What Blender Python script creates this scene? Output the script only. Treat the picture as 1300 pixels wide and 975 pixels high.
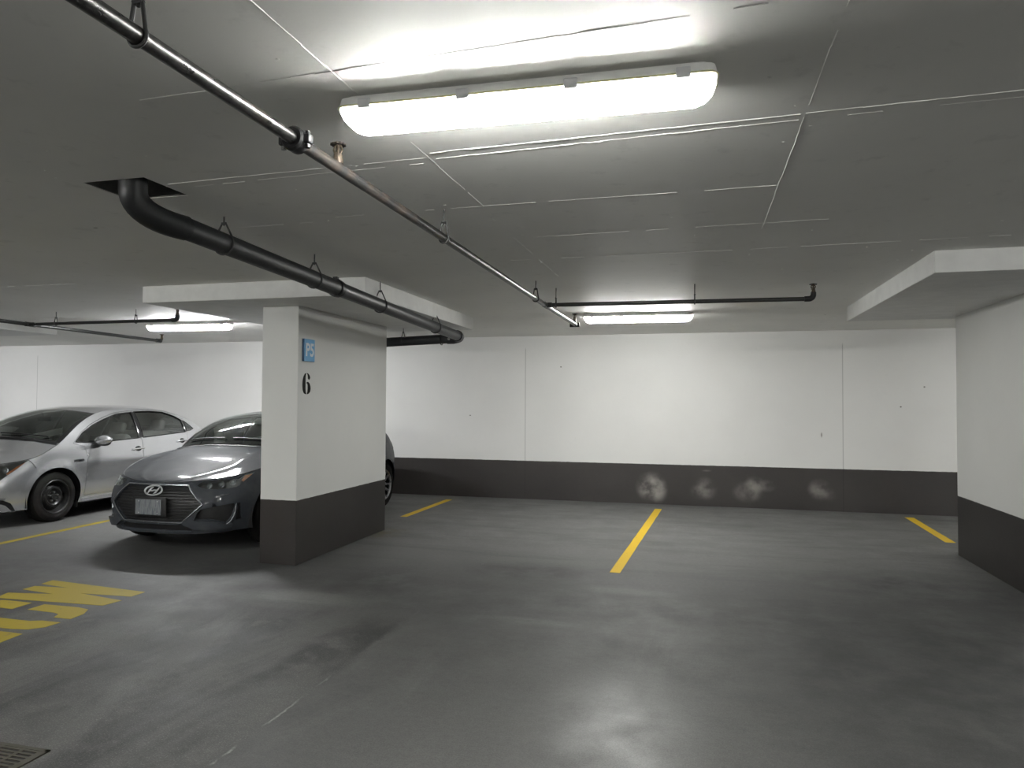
import bpy, bmesh, math, random, bisect
from mathutils import Vector, Matrix, Quaternion
from mathutils.geometry import delaunay_2d_cdt
random.seed(7)
for o in list(bpy.data.objects): bpy.data.objects.remove(o)
scene = bpy.context.scene
COL = scene.collection

# ------------------------------------------------------------------ camera, world, exposure
YAW, PITCH, ROLL = -.2567, .0255, .005
fwd = Vector((math.sin(YAW)*math.cos(PITCH), math.cos(YAW)*math.cos(PITCH), math.sin(PITCH)))
rt = Vector((math.cos(YAW), -math.sin(YAW), 0)); up = rt.cross(fwd)
r2 = math.cos(ROLL)*rt+math.sin(ROLL)*up; u2 = -math.sin(ROLL)*rt+math.cos(ROLL)*up
cd = bpy.data.cameras.new('camera'); cam = bpy.data.objects.new('camera', cd); COL.objects.link(cam)
cd.sensor_fit = 'HORIZONTAL'; cd.sensor_width = 36.0; cd.lens = 901.6/1300*36.0
cd.clip_start = .02; cd.clip_end = 200
m = Matrix((r2, u2, -fwd)).transposed().to_4x4(); m.translation = Vector((0, 0, 1.54)); cam.matrix_world = m
scene.camera = cam
w = bpy.data.worlds.new('garage_world'); scene.world = w; w.use_nodes = True
w.node_tree.nodes['Background'].inputs[0].default_value = (.5, .52, .5, 1)
w.node_tree.nodes['Background'].inputs[1].default_value = 0.0
vs = scene.view_settings
scene.display_settings.display_device = 'sRGB'
vs.view_transform = 'Standard'; vs.look = 'None'; vs.gamma = 1.0; vs.use_curve_mapping = False
vs.exposure = 0.0
TUBE = 1850.0            # radiance of the fluorescent tubes
TUBE_COLOR = (1.0, .995, .98)

# ------------------------------------------------------------------ dimensions (metres, camera over the origin)
HC = 2.596; HS = 2.443; YW = 11.04; BAND = .607

# ------------------------------------------------------------------ helpers
class MB:
    """collects shapes; build() links them as one mesh object"""
    def __init__(self): self.v = []; self.f = []; self.m = []
    def add(self, vs_, fs_, mi=0):
        b = len(self.v); self.v += [tuple(p) for p in vs_]
        for f in fs_: self.f.append(tuple(b+i for i in f)); self.m.append(mi)
        return self
    def box(self, x0, x1, y0, y1, z0, z1, mi=0, bev=0.0, mat=None):
        if bev <= 0:
            vs_ = [Vector((x, y, z)) for z in (z0, z1) for y in (y0, y1) for x in (x0, x1)]
            fs_ = [(0, 2, 3, 1), (4, 5, 7, 6), (0, 1, 5, 4), (2, 6, 7, 3), (0, 4, 6, 2), (1, 3, 7, 5)]
        else:
            bm = bmesh.new(); bmesh.ops.create_cube(bm, size=1.0)
            for q in bm.verts:
                q.co = Vector(((x0+x1)/2+q.co.x*(x1-x0), (y0+y1)/2+q.co.y*(y1-y0), (z0+z1)/2+q.co.z*(z1-z0)))
            bmesh.ops.bevel(bm, geom=bm.edges[:], offset=bev, segments=3, affect='EDGES', profile=.5)
            bm.verts.index_update(); vs_ = [q.co.copy() for q in bm.verts]; fs_ = [tuple(q.index for q in f.verts) for f in bm.faces]; bm.free()
        if mat is not None: vs_ = [mat @ p for p in vs_]
        return self.add(vs_, fs_, mi)
    def tube(self, pts, r, n=12, mi=0, closed=False, caps=True):
        pts = [Vector(p) for p in pts]; N = len(pts); rs = r if isinstance(r, (list, tuple)) else [r]*N
        tang = []
        for i in range(N):
            if closed: d = pts[(i+1) % N]-pts[i-1]
            else: d = pts[min(i+1, N-1)]-pts[max(i-1, 0)]
            tang.append(d.normalized() if d.length > 1e-9 else Vector((0, 0, 1)))
        t0 = tang[0]; ref = Vector((0, 0, 1)) if abs(t0.z) < .9 else Vector((1, 0, 0))
        nrm = (ref-t0*ref.dot(t0)).normalized(); vs_ = []
        for i in range(N):
            if i:
                q = tang[i-1].rotation_difference(tang[i]); nrm = q @ nrm
                nrm = (nrm-tang[i]*nrm.dot(tang[i])).normalized()
            bi = tang[i].cross(nrm)
            for k in range(n):
                an = 2*math.pi*k/n
                vs_.append(pts[i]+(nrm*math.cos(an)+bi*math.sin(an))*rs[i])
        fs_ = []
        for i in range(N if closed else N-1):
            j = (i+1) % N
            for k in range(n):
                k2 = (k+1) % n; fs_.append((i*n+k, i*n+k2, j*n+k2, j*n+k))
        if caps and not closed:
            fs_.append(tuple(range(n-1, -1, -1))); fs_.append(tuple((N-1)*n+k for k in range(n)))
        return self.add(vs_, fs_, mi)
    def lathe(self, prof, n=32, mi=0, mat=None, closed=False):
        """prof = [(radius, height)] turned about Z"""
        vs_ = []; fs_ = []; P_ = len(prof)
        for k in range(n):
            an = 2*math.pi*k/n
            for r, h in prof: vs_.append(Vector((r*math.cos(an), r*math.sin(an), h)))
        for k in range(n):
            k2 = (k+1) % n
            for i in range(P_ if closed else P_-1):
                j = (i+1) % P_
                fs_.append((k*P_+i, k2*P_+i, k2*P_+j, k*P_+j))
        if mat is not None: vs_ = [mat @ p for p in vs_]
        return self.add(vs_, fs_, mi)
    def ball(self, c, rx, ry, rz, mi=0, nu=20, nv=12, mat=None):
        vs_ = []; fs_ = []
        for i in range(nv+1):
            th = math.pi*i/nv
            for k in range(nu):
                ph = 2*math.pi*k/nu
                vs_.append(Vector((c[0]+rx*math.sin(th)*math.cos(ph), c[1]+ry*math.sin(th)*math.sin(ph), c[2]-rz*math.cos(th))))
        for i in range(nv):
            for k in range(nu):
                k2 = (k+1) % nu; fs_.append((i*nu+k, i*nu+k2, (i+1)*nu+k2, (i+1)*nu+k))
        if mat is not None: vs_ = [mat @ p for p in vs_]
        return self.add(vs_, fs_, mi)
    def prism(self, poly, h0, h1, fn, mi=0):
        """polygon [(u, v)] between h0 and h1; fn(u, v, h) -> point"""
        n = len(poly)
        vs_ = [fn(u, v, h0) for u, v in poly]+[fn(u, v, h1) for u, v in poly]
        fs_ = [tuple(range(n-1, -1, -1)), tuple(range(n, 2*n))]+[(i, (i+1) % n, n+(i+1) % n, n+i) for i in range(n)]
        return self.add(vs_, fs_, mi)
    def build(self, name, mats, parent=None, smooth=True, sharp=35, recalc=True):
        me = bpy.data.meshes.new(name); me.from_pydata(self.v, [], self.f)
        for mm in (mats if isinstance(mats, (list, tuple)) else [mats]): me.materials.append(mm)
        me.polygons.foreach_set('material_index', self.m)
        if recalc:
            bm = bmesh.new(); bm.from_mesh(me); bmesh.ops.remove_doubles(bm, verts=bm.verts[:], dist=1e-5)
            bmesh.ops.recalc_face_normals(bm, faces=bm.faces[:]); bm.to_mesh(me); bm.free()
        me.polygons.foreach_set('use_smooth', [smooth]*len(me.polygons))
        if smooth: me.set_sharp_from_angle(angle=math.radians(sharp))
        me.update()
        o = bpy.data.objects.new(name, me); COL.objects.link(o)
        if parent is not None: o.parent = parent
        return o
def thing(name, label, cat, loc=(0, 0, 0), group=None):
    o = bpy.data.objects.new(name, None); COL.objects.link(o); o.location = loc; o.empty_display_size = .1
    o['label'] = label; o['category'] = cat
    if group: o['group'] = group
    return o
def tag(o, label, cat, group=None):
    o['label'] = label; o['category'] = cat
    if group: o['group'] = group
    return o
def struct(o, kind='structure'):
    o['kind'] = kind; return o
def lab(o, s): o['label'] = s; return o
def rel(o, base):           # keep world-space mesh data under a parent standing at base
    for q in o.data.vertices: q.co -= Vector(base)
    return o
def copy_tree(o, parent=None):
    c = o.copy(); COL.objects.link(c)
    if parent is not None: c.parent = parent
    for ch in list(o.children): copy_tree(ch, c)
    return c

# ------------------------------------------------------------------ materials
class NT:
    def __init__(self, name):
        self.mat = bpy.data.materials.new(name); self.mat.use_nodes = True
        self.t = self.mat.node_tree; self.b = self.t.nodes['Principled BSDF']; self.out = self.t.nodes['Material Output']
        self.tc = None
    def n(self, typ, **kw):
        x = self.t.nodes.new(typ)
        for k, v in kw.items(): setattr(x, k, v)
        return x
    def l(self, a, b): self.t.links.new(a, b)
    def pos(self):
        if self.tc is None: self.tc = self.n('ShaderNodeTexCoord').outputs['Object']
        return self.tc
    def _in(self, sock, v):
        if hasattr(v, 'links') or isinstance(v, bpy.types.NodeSocket): self.l(v, sock)
        else: sock.default_value = v
    def math(self, op, a, b=0.0, c=None, clamp=False):
        x = self.n('ShaderNodeMath', operation=op); x.use_clamp = clamp
        self._in(x.inputs[0], a); self._in(x.inputs[1], b)
        if c is not None: self._in(x.inputs[2], c)
        return x.outputs[0]
    def vmul(self, v, s):
        x = self.n('ShaderNodeVectorMath', operation='MULTIPLY'); self.l(v, x.inputs[0]); x.inputs[1].default_value = s; return x.outputs[0]
    def noise(self, scale, detail=4, rough=.55, vec=None, stretch=None, dist=0.0):
        v = vec or self.pos()
        if stretch: v = self.vmul(v, stretch)
        x = self.n('ShaderNodeTexNoise'); self.l(v, x.inputs['Vector'])
        x.inputs['Scale'].default_value = scale; x.inputs['Detail'].default_value = detail; x.inputs['Roughness'].default_value = rough; x.inputs['Distortion'].default_value = dist
        return x.outputs[0]
    def rng(self, v, a, b, c, d, smooth=False):
        x = self.n('ShaderNodeMapRange'); x.clamp = True
        if smooth: x.interpolation_type = 'SMOOTHSTEP'
        self._in(x.inputs[0], v)
        for i, q in zip((1, 2, 3, 4), (a, b, c, d)): self._in(x.inputs[i], q)
        return x.outputs[0]
    def mix(self, fac, a, b):
        x = self.n('ShaderNodeMix', data_type='RGBA'); self._in(x.inputs[0], fac)
        for s, v in ((x.inputs[6], a), (x.inputs[7], b)): self._in(s, v if not isinstance(v, tuple) else (*v, 1) if len(v) == 3 else v)
        return x.outputs[2]
    def sep(self):
        x = self.n('ShaderNodeSeparateXYZ'); self.l(self.pos(), x.inputs[0]); return x.outputs
    def blob(self, c, r, vec=None):
        """1 at c falling to 0 at ellipsoid radius r"""
        s = self.n('ShaderNodeVectorMath', operation='SUBTRACT'); self.l(vec or self.pos(), s.inputs[0]); s.inputs[1].default_value = c
        d = self.vmul(s.outputs[0], tuple(1/q for q in r))
        le = self.n('ShaderNodeVectorMath', operation='LENGTH'); self.l(d, le.inputs[0])
        return self.rng(le.outputs['Value'], .25, 1.0, 1.0, 0.0, True)
    def bump(self, h, strength=.2, dist=.01):
        x = self.n('ShaderNodeBump'); x.inputs['Strength'].default_value = strength; x.inputs['Distance'].default_value = dist
        self.l(h, x.inputs['Height']); self.l(x.outputs[0], self.b.inputs['Normal'])
    def set(self, color=None, rough=None, metal=None, coat=None, ior=None):
        b = self.b
        for k, v in (('Base Color', color), ('Roughness', rough), ('Metallic', metal), ('Coat Weight', coat), ('IOR', ior)):
            if v is None: continue
            if isinstance(v, tuple): v = (*v, 1) if len(v) == 3 else v
            self._in(b.inputs[k], v)
        return self
def simple(name, color, rough=.5, metal=0.0, var=.12, scale=30, coat=None, bump=0.0):
    k = NT(name)
    n_ = k.noise(scale, 4)
    c2 = tuple(c*(1-var*2) for c in color)
    k.set(color=k.mix(k.rng(n_, .3, .7, 0, 1), c2, color), rough=k.rng(n_, .3, .7, rough*.9, min(1, rough*1.1)), metal=metal, coat=coat)
    if bump: k.bump(n_, bump, .004)
    return k.mat
M = {}

# --- wall and pillar paint: white above, dark grey band below, joints and scuffs
def wall_paint(name, joints=(), scuffs=False, white=(.72, .715, .70), edge=.004):
    k = NT(name); x, y, z = k.sep()
    n1 = k.noise(1.3, 5); n2 = k.noise(14, 6, .6); n3 = k.noise(90, 3)
    wh = k.mix(k.rng(n1, .3, .7, 0, 1), tuple(c*.95 for c in white), white)
    wh = k.mix(k.rng(n2, .62, .8, 0, .25), wh, tuple(c*.85 for c in white))
    dk = k.mix(k.rng(n1, .35, .65, 0, 1), (.026, .023, .022), (.034, .030, .028))
    dk = k.mix(k.rng(n2, .6, .8, 0, .35), dk, (.055, .05, .046))
    if scuffs:
        warp = k.noise(5, 4, .5)
        for (c, r, wgt) in (((-.70, YW, .26), (.26, .5, .26), 1.2), ((-.60, YW, .22), (.17, .5, .24), .7), ((.09, YW, .26), (.21, .5, .2), .6), ((.0, YW, .22), (.15, .5, .15), .4), ((.70, YW, .23), (.26, .5, .18), .55), ((.80, YW, .34), (.17, .5, .15), .65), ((.97, YW, .33), (.15, .5, .11), .4), ((1.68, YW, .30), (.19, .5, .18), .65), ((1.82, YW, .24), (.12, .5, .12), .16), ((.12, YW, .53), (.09, .5, .02), .25)):
            f = k.math('MULTIPLY', k.blob(c, r), k.rng(warp, .36, .62, .1, 1.0))
            dk = k.mix(k.math('MULTIPLY', f, wgt), dk, (.27, .255, .235))
    zz = k.math('ADD', z, k.rng(n2, .3, .7, -.002, .002))
    band = k.rng(zz, BAND-.002, BAND+.002, 1, 0)
    col = k.mix(band, wh, dk)
    if scuffs:
        mk = k.blob((1.715, YW, 1.09), (.016, .5, .05)); col = k.mix(k.math('MULTIPLY', mk, .7), col, (.12, .1, .08))
        for c in ((3.05, 1.78), (-3.6, 1.32), (-2.1, 2.1), (2.75, 1.5)):
            col = k.mix(k.blob((c[0], YW, c[1]), (.018, .5, .014)), col, (.1, .09, .08))
    for j in joints:
        d = k.math('ABSOLUTE', k.math('SUBTRACT', x, j)); f = k.rng(d, .003, .009, .5, 0)
        f = k.math('MULTIPLY', f, k.rng(z, 2.38, 2.42, 1, 0))
        sc_ = k.n('ShaderNodeVectorMath', operation='SCALE'); k.l(col, sc_.inputs[0]); sc_.inputs[3].default_value = .3; col = k.mix(f, col, sc_.outputs[0])
    k.set(color=col, rough=k.rng(band, 0, 1, .55, .42)); h = k.math('ADD', k.math('MULTIPLY', n2, .6), k.math('MULTIPLY', n3, .3))
    k.bump(h, .12, .01)
    return k.mat
M['wall'] = wall_paint('wall_paint', joints=(-12.47, -2.676, 2.0), scuffs=True)
M['side_wall'] = wall_paint('side_wall_paint')
M['pillar'] = wall_paint('pillar_paint', white=(.71, .71, .69))

# --- ceiling: painted concrete
k = NT('ceiling_paint'); n1 = k.noise(.9, 5); n2 = k.noise(8, 6, .6); n3 = k.noise(60, 4)
c = k.mix(k.rng(n1, .3, .7, 0, 1), (.77, .765, .735), (.84, .835, .80))
c = k.mix(k.rng(n2, .6, .78, 0, .3), c, (.38, .38, .36))
vor = k.n('ShaderNodeTexVoronoi'); k.l(k.pos(), vor.inputs['Vector']); vor.inputs['Scale'].default_value = 2.2
pit = k.math('MULTIPLY', k.rng(vor.outputs['Distance'], .02, .045, 1, 0), k.rng(n2, .5, .56, 0, 1))
c = k.mix(pit, c, (.2, .2, .19))
k.set(color=c, rough=.6); k.bump(k.math('ADD', k.math('MULTIPLY', n2, .8), k.math('SUBTRACT', k.math('MULTIPLY', n3, .15), pit)), .12, .012)
M['ceiling'] = k.mat
k = NT('slab_paint'); n2 = k.noise(6, 6, .6)
k.set(color=k.mix(k.rng(n2, .35, .7, 0, 1), (.70, .70, .685), (.62, .62, .605)), rough=.6); k.bump(n2, .15, .01)
M['slab'] = k.mat

# --- floor: dark traffic coating, rougher lane on the left of a joint
k = NT('floor_coating'); x, y, z = k.sep()
n1 = k.noise(.55, 5, .55); n2 = k.noise(3.0, 7, .62); n3 = k.noise(130, 3, .7); n4 = k.noise(1.2, 6, .6, stretch=(.35, 2.2, 1), dist=.6); n5 = k.noise(1.0, 6, .6, stretch=(1.6, .45, 1), dist=.8)
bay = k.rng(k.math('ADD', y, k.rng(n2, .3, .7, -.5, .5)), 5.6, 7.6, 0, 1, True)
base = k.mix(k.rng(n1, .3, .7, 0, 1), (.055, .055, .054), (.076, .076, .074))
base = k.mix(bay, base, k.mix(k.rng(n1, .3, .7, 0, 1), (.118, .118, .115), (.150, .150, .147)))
base = k.mix(k.rng(n4, .5, .72, 0, .5), base, (.042, .044, .043))
base = k.mix(k.rng(n5, .55, .75, 0, .45), base, (.125, .126, .12))
lane = k.rng(k.math('ADD', x, k.rng(n2, .3, .7, -.05, .05)), -2.03, -1.97, 1, 0)
lane = k.math('MULTIPLY', lane, k.rng(y, 4.4, 5.0, 1, 0))
lc = k.mix(k.rng(n5, .42, .58, 0, 1), (.012, .0125, .012), (.060, .060, .057)); lc = k.mix(k.rng(n2, .5, .64, 0, .75), lc, (.095, .094, .090))
lc = k.mix(k.rng(n3, .55, .7, 0, .5), lc, (.19, .19, .18))
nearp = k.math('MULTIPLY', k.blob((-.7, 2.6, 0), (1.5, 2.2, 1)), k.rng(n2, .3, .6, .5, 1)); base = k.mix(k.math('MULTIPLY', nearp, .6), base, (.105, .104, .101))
base = k.mix(k.math('MULTIPLY', lane, .85), base, lc)
for (cx_, cy_, rx, ry, wgt) in ((-3.75, 4.5, .75, .55, .7), (-3.3, 3.6, .5, .8, .45), (-1.45, 6.35, .85, .45, .7), (.7, 4.9, .35, 1.5, .4), (1.8, 6.6, 1.4, 1.0, .65), (1.6, 4.4, 1.4, 2.0, .7), (-.4, 5.4, 1.8, .3, .4), (-2.7, 5.6, .6, .7, .5)):  # dark stains, with shade painted in on the right and before the empty bay
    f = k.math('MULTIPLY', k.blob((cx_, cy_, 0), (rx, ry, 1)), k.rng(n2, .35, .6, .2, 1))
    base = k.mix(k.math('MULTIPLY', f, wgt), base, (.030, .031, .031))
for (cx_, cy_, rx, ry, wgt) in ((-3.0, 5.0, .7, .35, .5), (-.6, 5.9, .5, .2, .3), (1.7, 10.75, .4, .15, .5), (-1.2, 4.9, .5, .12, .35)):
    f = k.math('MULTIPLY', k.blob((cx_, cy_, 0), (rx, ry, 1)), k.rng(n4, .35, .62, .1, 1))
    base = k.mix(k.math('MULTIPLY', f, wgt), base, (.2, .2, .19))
jd = k.math('ABSOLUTE', k.math('ADD', k.math('SUBTRACT', x, k.rng(n2, .3, .7, -.02, .02)), 2.0))
jl = k.math('MULTIPLY', k.rng(jd, .002, .010, 1, 0), k.rng(y, 2.9, 4.2, 1, .08))
base = k.mix(k.math('MULTIPLY', jl, k.rng(n2, .48, .62, 0.0, .6)), base, (.42, .42, .40))
rust = k.math('MULTIPLY', k.blob((-3.55, 7.75, 0), (.3, .45, 1)), k.rng(n2, .4, .6, 0, 1)); base = k.mix(k.math('MULTIPLY', rust, .5), base, (.13, .10, .03))
n6 = k.noise(28, 5, .7); fine = k.math('MULTIPLY', k.rng(n3, .35, .75, .72, 1.32), k.rng(n6, .3, .7, .86, 1.14))
mx = k.n('ShaderNodeVectorMath', operation='SCALE'); k.l(base, mx.inputs[0]); k.l(fine, mx.inputs[3])
gl_ = k.math('MULTIPLY', k.blob((-.42, 3.3, 0), (.62, 1.1, 1)), k.rng(n2, .36, .62, .1, 1))
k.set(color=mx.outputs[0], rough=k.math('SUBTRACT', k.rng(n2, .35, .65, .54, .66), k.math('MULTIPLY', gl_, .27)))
k.bump(k.math('ADD', k.math('MULTIPLY', n3, k.math('ADD', .35, k.math('MULTIPLY', lane, .5))), k.math('MULTIPLY', n2, .6)), .35, .004)
k.b.inputs['Specular IOR Level'].default_value = .3
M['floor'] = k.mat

def worn_yellow(name, col, wear):
    k = NT(name); n_ = k.noise(9, 7, .65); f_ = k.noise(120, 3)
    c = k.mix(k.rng(n_, wear, wear+.14, 0, .75), col, (.10, .095, .07))
    c = k.mix(k.rng(f_, .55, .75, 0, .3), c, tuple(q*.6 for q in col))
    k.set(color=c, rough=.6); k.b.inputs['Specular IOR Level'].default_value = .2; return k.mat
M['yellow'] = worn_yellow('yellow_line_paint', (.68, .45, .03), .62)
M['yellow_old'] = worn_yellow('yellow_letter_paint', (.27, .205, .014), .60)

# --- pipes
k = NT('black_steel_pipe'); n1 = k.noise(40, 5, .65); n2 = k.noise(6, 4)
c = k.mix(k.rng(n1, .4, .7, 0, 1), (.06, .06, .06), (.11, .107, .104)); c = k.mix(k.rng(n2, .55, .75, 0, .5), c, (.13, .10, .08))
k.set(color=c, rough=k.rng(n1, .3, .7, .25, .42), metal=.85); k.bump(n1, .1, .002); M['pipe'] = k.mat
k = NT('rusty_black_pipe'); n1 = k.noise(55, 6, .7); n2 = k.noise(9, 5)
c = k.mix(k.rng(n2, .45, .62, 0, 1), (.055, .055, .055), (.12, .095, .08)); c = k.mix(k.rng(n1, .62, .75, 0, .7), c, (.30, .27, .24))
k.set(color=c, rough=.5, metal=.45); k.bump(n1, .2, .002); M['pipe_rust'] = k.mat
M['pipe_far'] = simple('dark_steel_pipe', (.045, .046, .045), .38, .4)
M['drain'] = simple('black_plastic_pipe', (.010, .011, .012), .5, 0)
M['drain_grey'] = simple('dark_grey_plastic_pipe', (.030, .031, .036), .42, 0)
M['iron'] = simple('black_iron', (.03, .03, .032), .5, .5)
M['rod'] = simple('dark_hanger_steel', (.07, .07, .07), .5, .6)
M['bolt'] = simple('zinc_bolt', (.5, .5, .5), .3, .9)
M['brass'] = simple('dusty_brass', (.085, .065, .045), .6, .5)
M['bronze'] = simple('dusty_bronze', (.05, .04, .033), .65, .5)
M['hole_dark'] = simple('raw_concrete_recess', (.17, .165, .155), .9)

# --- lamps
M['housing'] = simple('white_lamp_housing', (.72, .72, .70), .45, 0, var=.03)
M['latch'] = simple('grey_lamp_latch', (.55, .55, .56), .4, 0, var=.03)
k = NT('glowing_tube'); e = k.n('ShaderNodeEmission'); e.inputs[0].default_value = (*TUBE_COLOR, 1); e.inputs[1].default_value = TUBE
k.l(e.outputs[0], k.out.inputs[0]); M['tube'] = k.mat
k = NT('bright_new_tube'); e = k.n('ShaderNodeEmission'); e.inputs[0].default_value = (.97, .97, 1.0, 1); e.inputs[1].default_value = TUBE*1.35
k.l(e.outputs[0], k.out.inputs[0]); M['tube_new'] = k.mat
k = NT('ageing_tube'); e = k.n('ShaderNodeEmission'); e.inputs[0].default_value = (*TUBE_COLOR, 1); e.inputs[1].default_value = TUBE*.62
k.l(e.outputs[0], k.out.inputs[0]); M['tube_old'] = k.mat
k = NT('ribbed_acrylic_lens'); tr = k.n('ShaderNodeBsdfTransparent'); tr.inputs[0].default_value = (.94, .95, .93, 1)
tl = k.n('ShaderNodeBsdfTranslucent'); tl.inputs[0].default_value = (.92, .93, .90, 1)
df = k.n('ShaderNodeBsdfDiffuse'); df.inputs[0].default_value = (.85, .86, .82, 1)
a1 = k.n('ShaderNodeMixShader'); a1.inputs[0].default_value = .15; k.l(tl.outputs[0], a1.inputs[1]); k.l(df.outputs[0], a1.inputs[2])
wv = k.n('ShaderNodeTexWave'); k.l(k.pos(), wv.inputs['Vector']); wv.inputs['Scale'].default_value = 60
a2 = k.n('ShaderNodeMixShader'); k.l(k.rng(wv.outputs['Fac'], 0, 1, .76, .88), a2.inputs[0]); k.l(tr.outputs[0], a2.inputs[1]); k.l(a1.outputs[0], a2.inputs[2])
k.l(a2.outputs[0], k.out.inputs[0]); M['lens'] = k.mat
M['lens_rim'] = simple('yellowed_acrylic_rim', (.62, .6, .34), .3, 0, var=.05)

# --- sign and numerals
M['blue'] = simple('blue_sign_face', (.15, .43, .74), .35, 0, var=.04)
M['blue_edge'] = simple('blue_sign_edge', (.03, .10, .22), .4)
M['sign_white'] = simple('white_sign_letter', (.75, .80, .85), .4, 0, var=.03)
M['black_paint'] = simple('black_stencil_paint', (.012, .011, .010), .95)
M['grate'] = simple('rusty_cast_iron_grate', (.040, .035, .024), .7, .2)
M['pit'] = simple('dark_drain_pit', (.006, .006, .005), .9)

# --- cars
def paint(name, col, metal, rough, flake=.15):
    k = NT(name); n_ = k.noise(900, 2); d_ = k.noise(4, 5)
    c = k.mix(k.rng(n_, .35, .65, 0, 1), tuple(q*(1-flake) for q in col), tuple(q*(1+flake) for q in col))
    c = k.mix(k.rng(d_, .5, .75, 0, .12), c, (.3, .29, .27))
    k.set(color=c, rough=rough, metal=metal, coat=1.0); k.b.inputs['Coat Roughness'].default_value = .06; return k.mat
M['silver'] = paint('silver_car_paint', (.72, .73, .75), .85, .27)
M['grey'] = paint('dark_grey_car_paint', (.046, .051, .059), 0.0, .55)
M['grey'].node_tree.nodes['Principled BSDF'].inputs['Specular IOR Level'].default_value = .06
M['grey'].node_tree.nodes['Principled BSDF'].inputs['Coat Weight'].default_value = .42
M['black'] = simple('black_trim_plastic', (.012, .012, .013), .5)
M['gloss_black'] = simple('gloss_black_trim', (.01, .01, .011), .12, coat=.5)
M['rubber'] = simple('tyre_rubber', (.008, .0075, .007), .9, bump=.2)
M['rubber'].node_tree.nodes['Principled BSDF'].inputs['Specular IOR Level'].default_value = .1
M['steel_wheel'] = simple('black_steel_wheel', (.012, .012, .0125), .4, .3)
M['alloy'] = simple('machined_alloy', (.42, .42, .43), .28, .9)
M['chrome'] = simple('chrome', (.72, .73, .74), .12, 1.0, var=.03)
M['satin'] = simple('satin_silver_trim', (.40, .42, .45), .25, .9, var=.05)
M['emblem'] = simple('silver_emblem', (.62, .63, .65), .35, .5, var=.03)
M['amber'] = simple('amber_lens', (.62, .17, .02), .2, 0, coat=.6)
M['red'] = simple('red_lens', (.35, .01, .01), .2, 0, coat=.6)
M['lamp_dark'] = simple('dark_headlight_housing', (.02, .02, .022), .25, .2, coat=.8)
M['lamp_lens'] = simple('projector_lens_glass', (.62, .66, .68), .08, .6, var=.05)
M['seat'] = simple('grey_seat_fabric', (.11, .105, .10), .8)
M['light_trim'] = simple('pale_cabin_trim', (.35, .34, .31), .7)
M['white_sheet'] = simple('plain_white', (.75, .78, .78), .6, 0, var=.02)
k = NT('number_plate'); x, y, z = k.sep(); n_ = k.noise(30, 4, .6, stretch=(3.2, 1, .35)); n2 = k.noise(80, 3)
c = k.mix(k.rng(n_, .5, .58, 0, .8), (.20, .21, .22), (.08, .095, .12)); k.set(color=c, rough=.4); k.bump(n_, .2, .003); M['plate'] = k.mat
def glass(name, tint, refl):
    k = NT(name); tr = k.n('ShaderNodeBsdfTransparent'); tr.inputs[0].default_value = (*tint, 1)
    gl = k.n('ShaderNodeBsdfGlossy'); gl.inputs[0].default_value = (.95, 1, .98, 1); gl.inputs['Roughness'].default_value = .03
    fr = k.n('ShaderNodeFresnel'); fr.inputs[0].default_value = refl
    mx_ = k.n('ShaderNodeMixShader'); k.l(k.math('ADD', fr.outputs[0], .10), mx_.inputs[0]); k.l(tr.outputs[0], mx_.inputs[1]); k.l(gl.outputs[0], mx_.inputs[2]); k.l(mx_.outputs[0], k.out.inputs[0]); return k.mat
M['glass'] = glass('car_glass', (.86, .91, .88), 1.6)
M['glass_dark'] = glass('tinted_car_glass', (.50, .55, .53), 1.6)
M['lamp_glass'] = glass('clear_lamp_cover', (.9, .92, .92), 1.45)

# ------------------------------------------------------------------ the setting
X0, X1, Y0 = -16.2, 8.6, -9.0
def wall(name, x0, x1, y0, y1, mt): return struct(MB().box(x0, x1, y0, y1, 0, HC+.25).build(name, mt, smooth=False))
b = MB()
nx, ny = 62, 50
for j in range(ny+1):
    for i in range(nx+1): b.v.append((X0+(X1-X0)*i/nx, Y0+(YW-Y0)*j/ny, 0.0))
for j in range(ny):
    for i in range(nx):
        q = j*(nx+1)+i; b.f.append((q, q+1, q+nx+2, q+nx+1)); b.m.append(0)
b.box(X0, X1, Y0, YW, -.25, -.12)
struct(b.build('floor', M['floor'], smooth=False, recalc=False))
wall('wall_back', X0-.2, X1+.2, YW, YW+.2, M['wall'])
wall('wall_left', X0-.2, X0, Y0, YW, M['side_wall'])
wall('wall_right', X1, X1+.2, Y0, YW, M['side_wall'])
wall('wall_front', X0-.2, X1+.2, Y0-.2, Y0, M['side_wall'])
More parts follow.
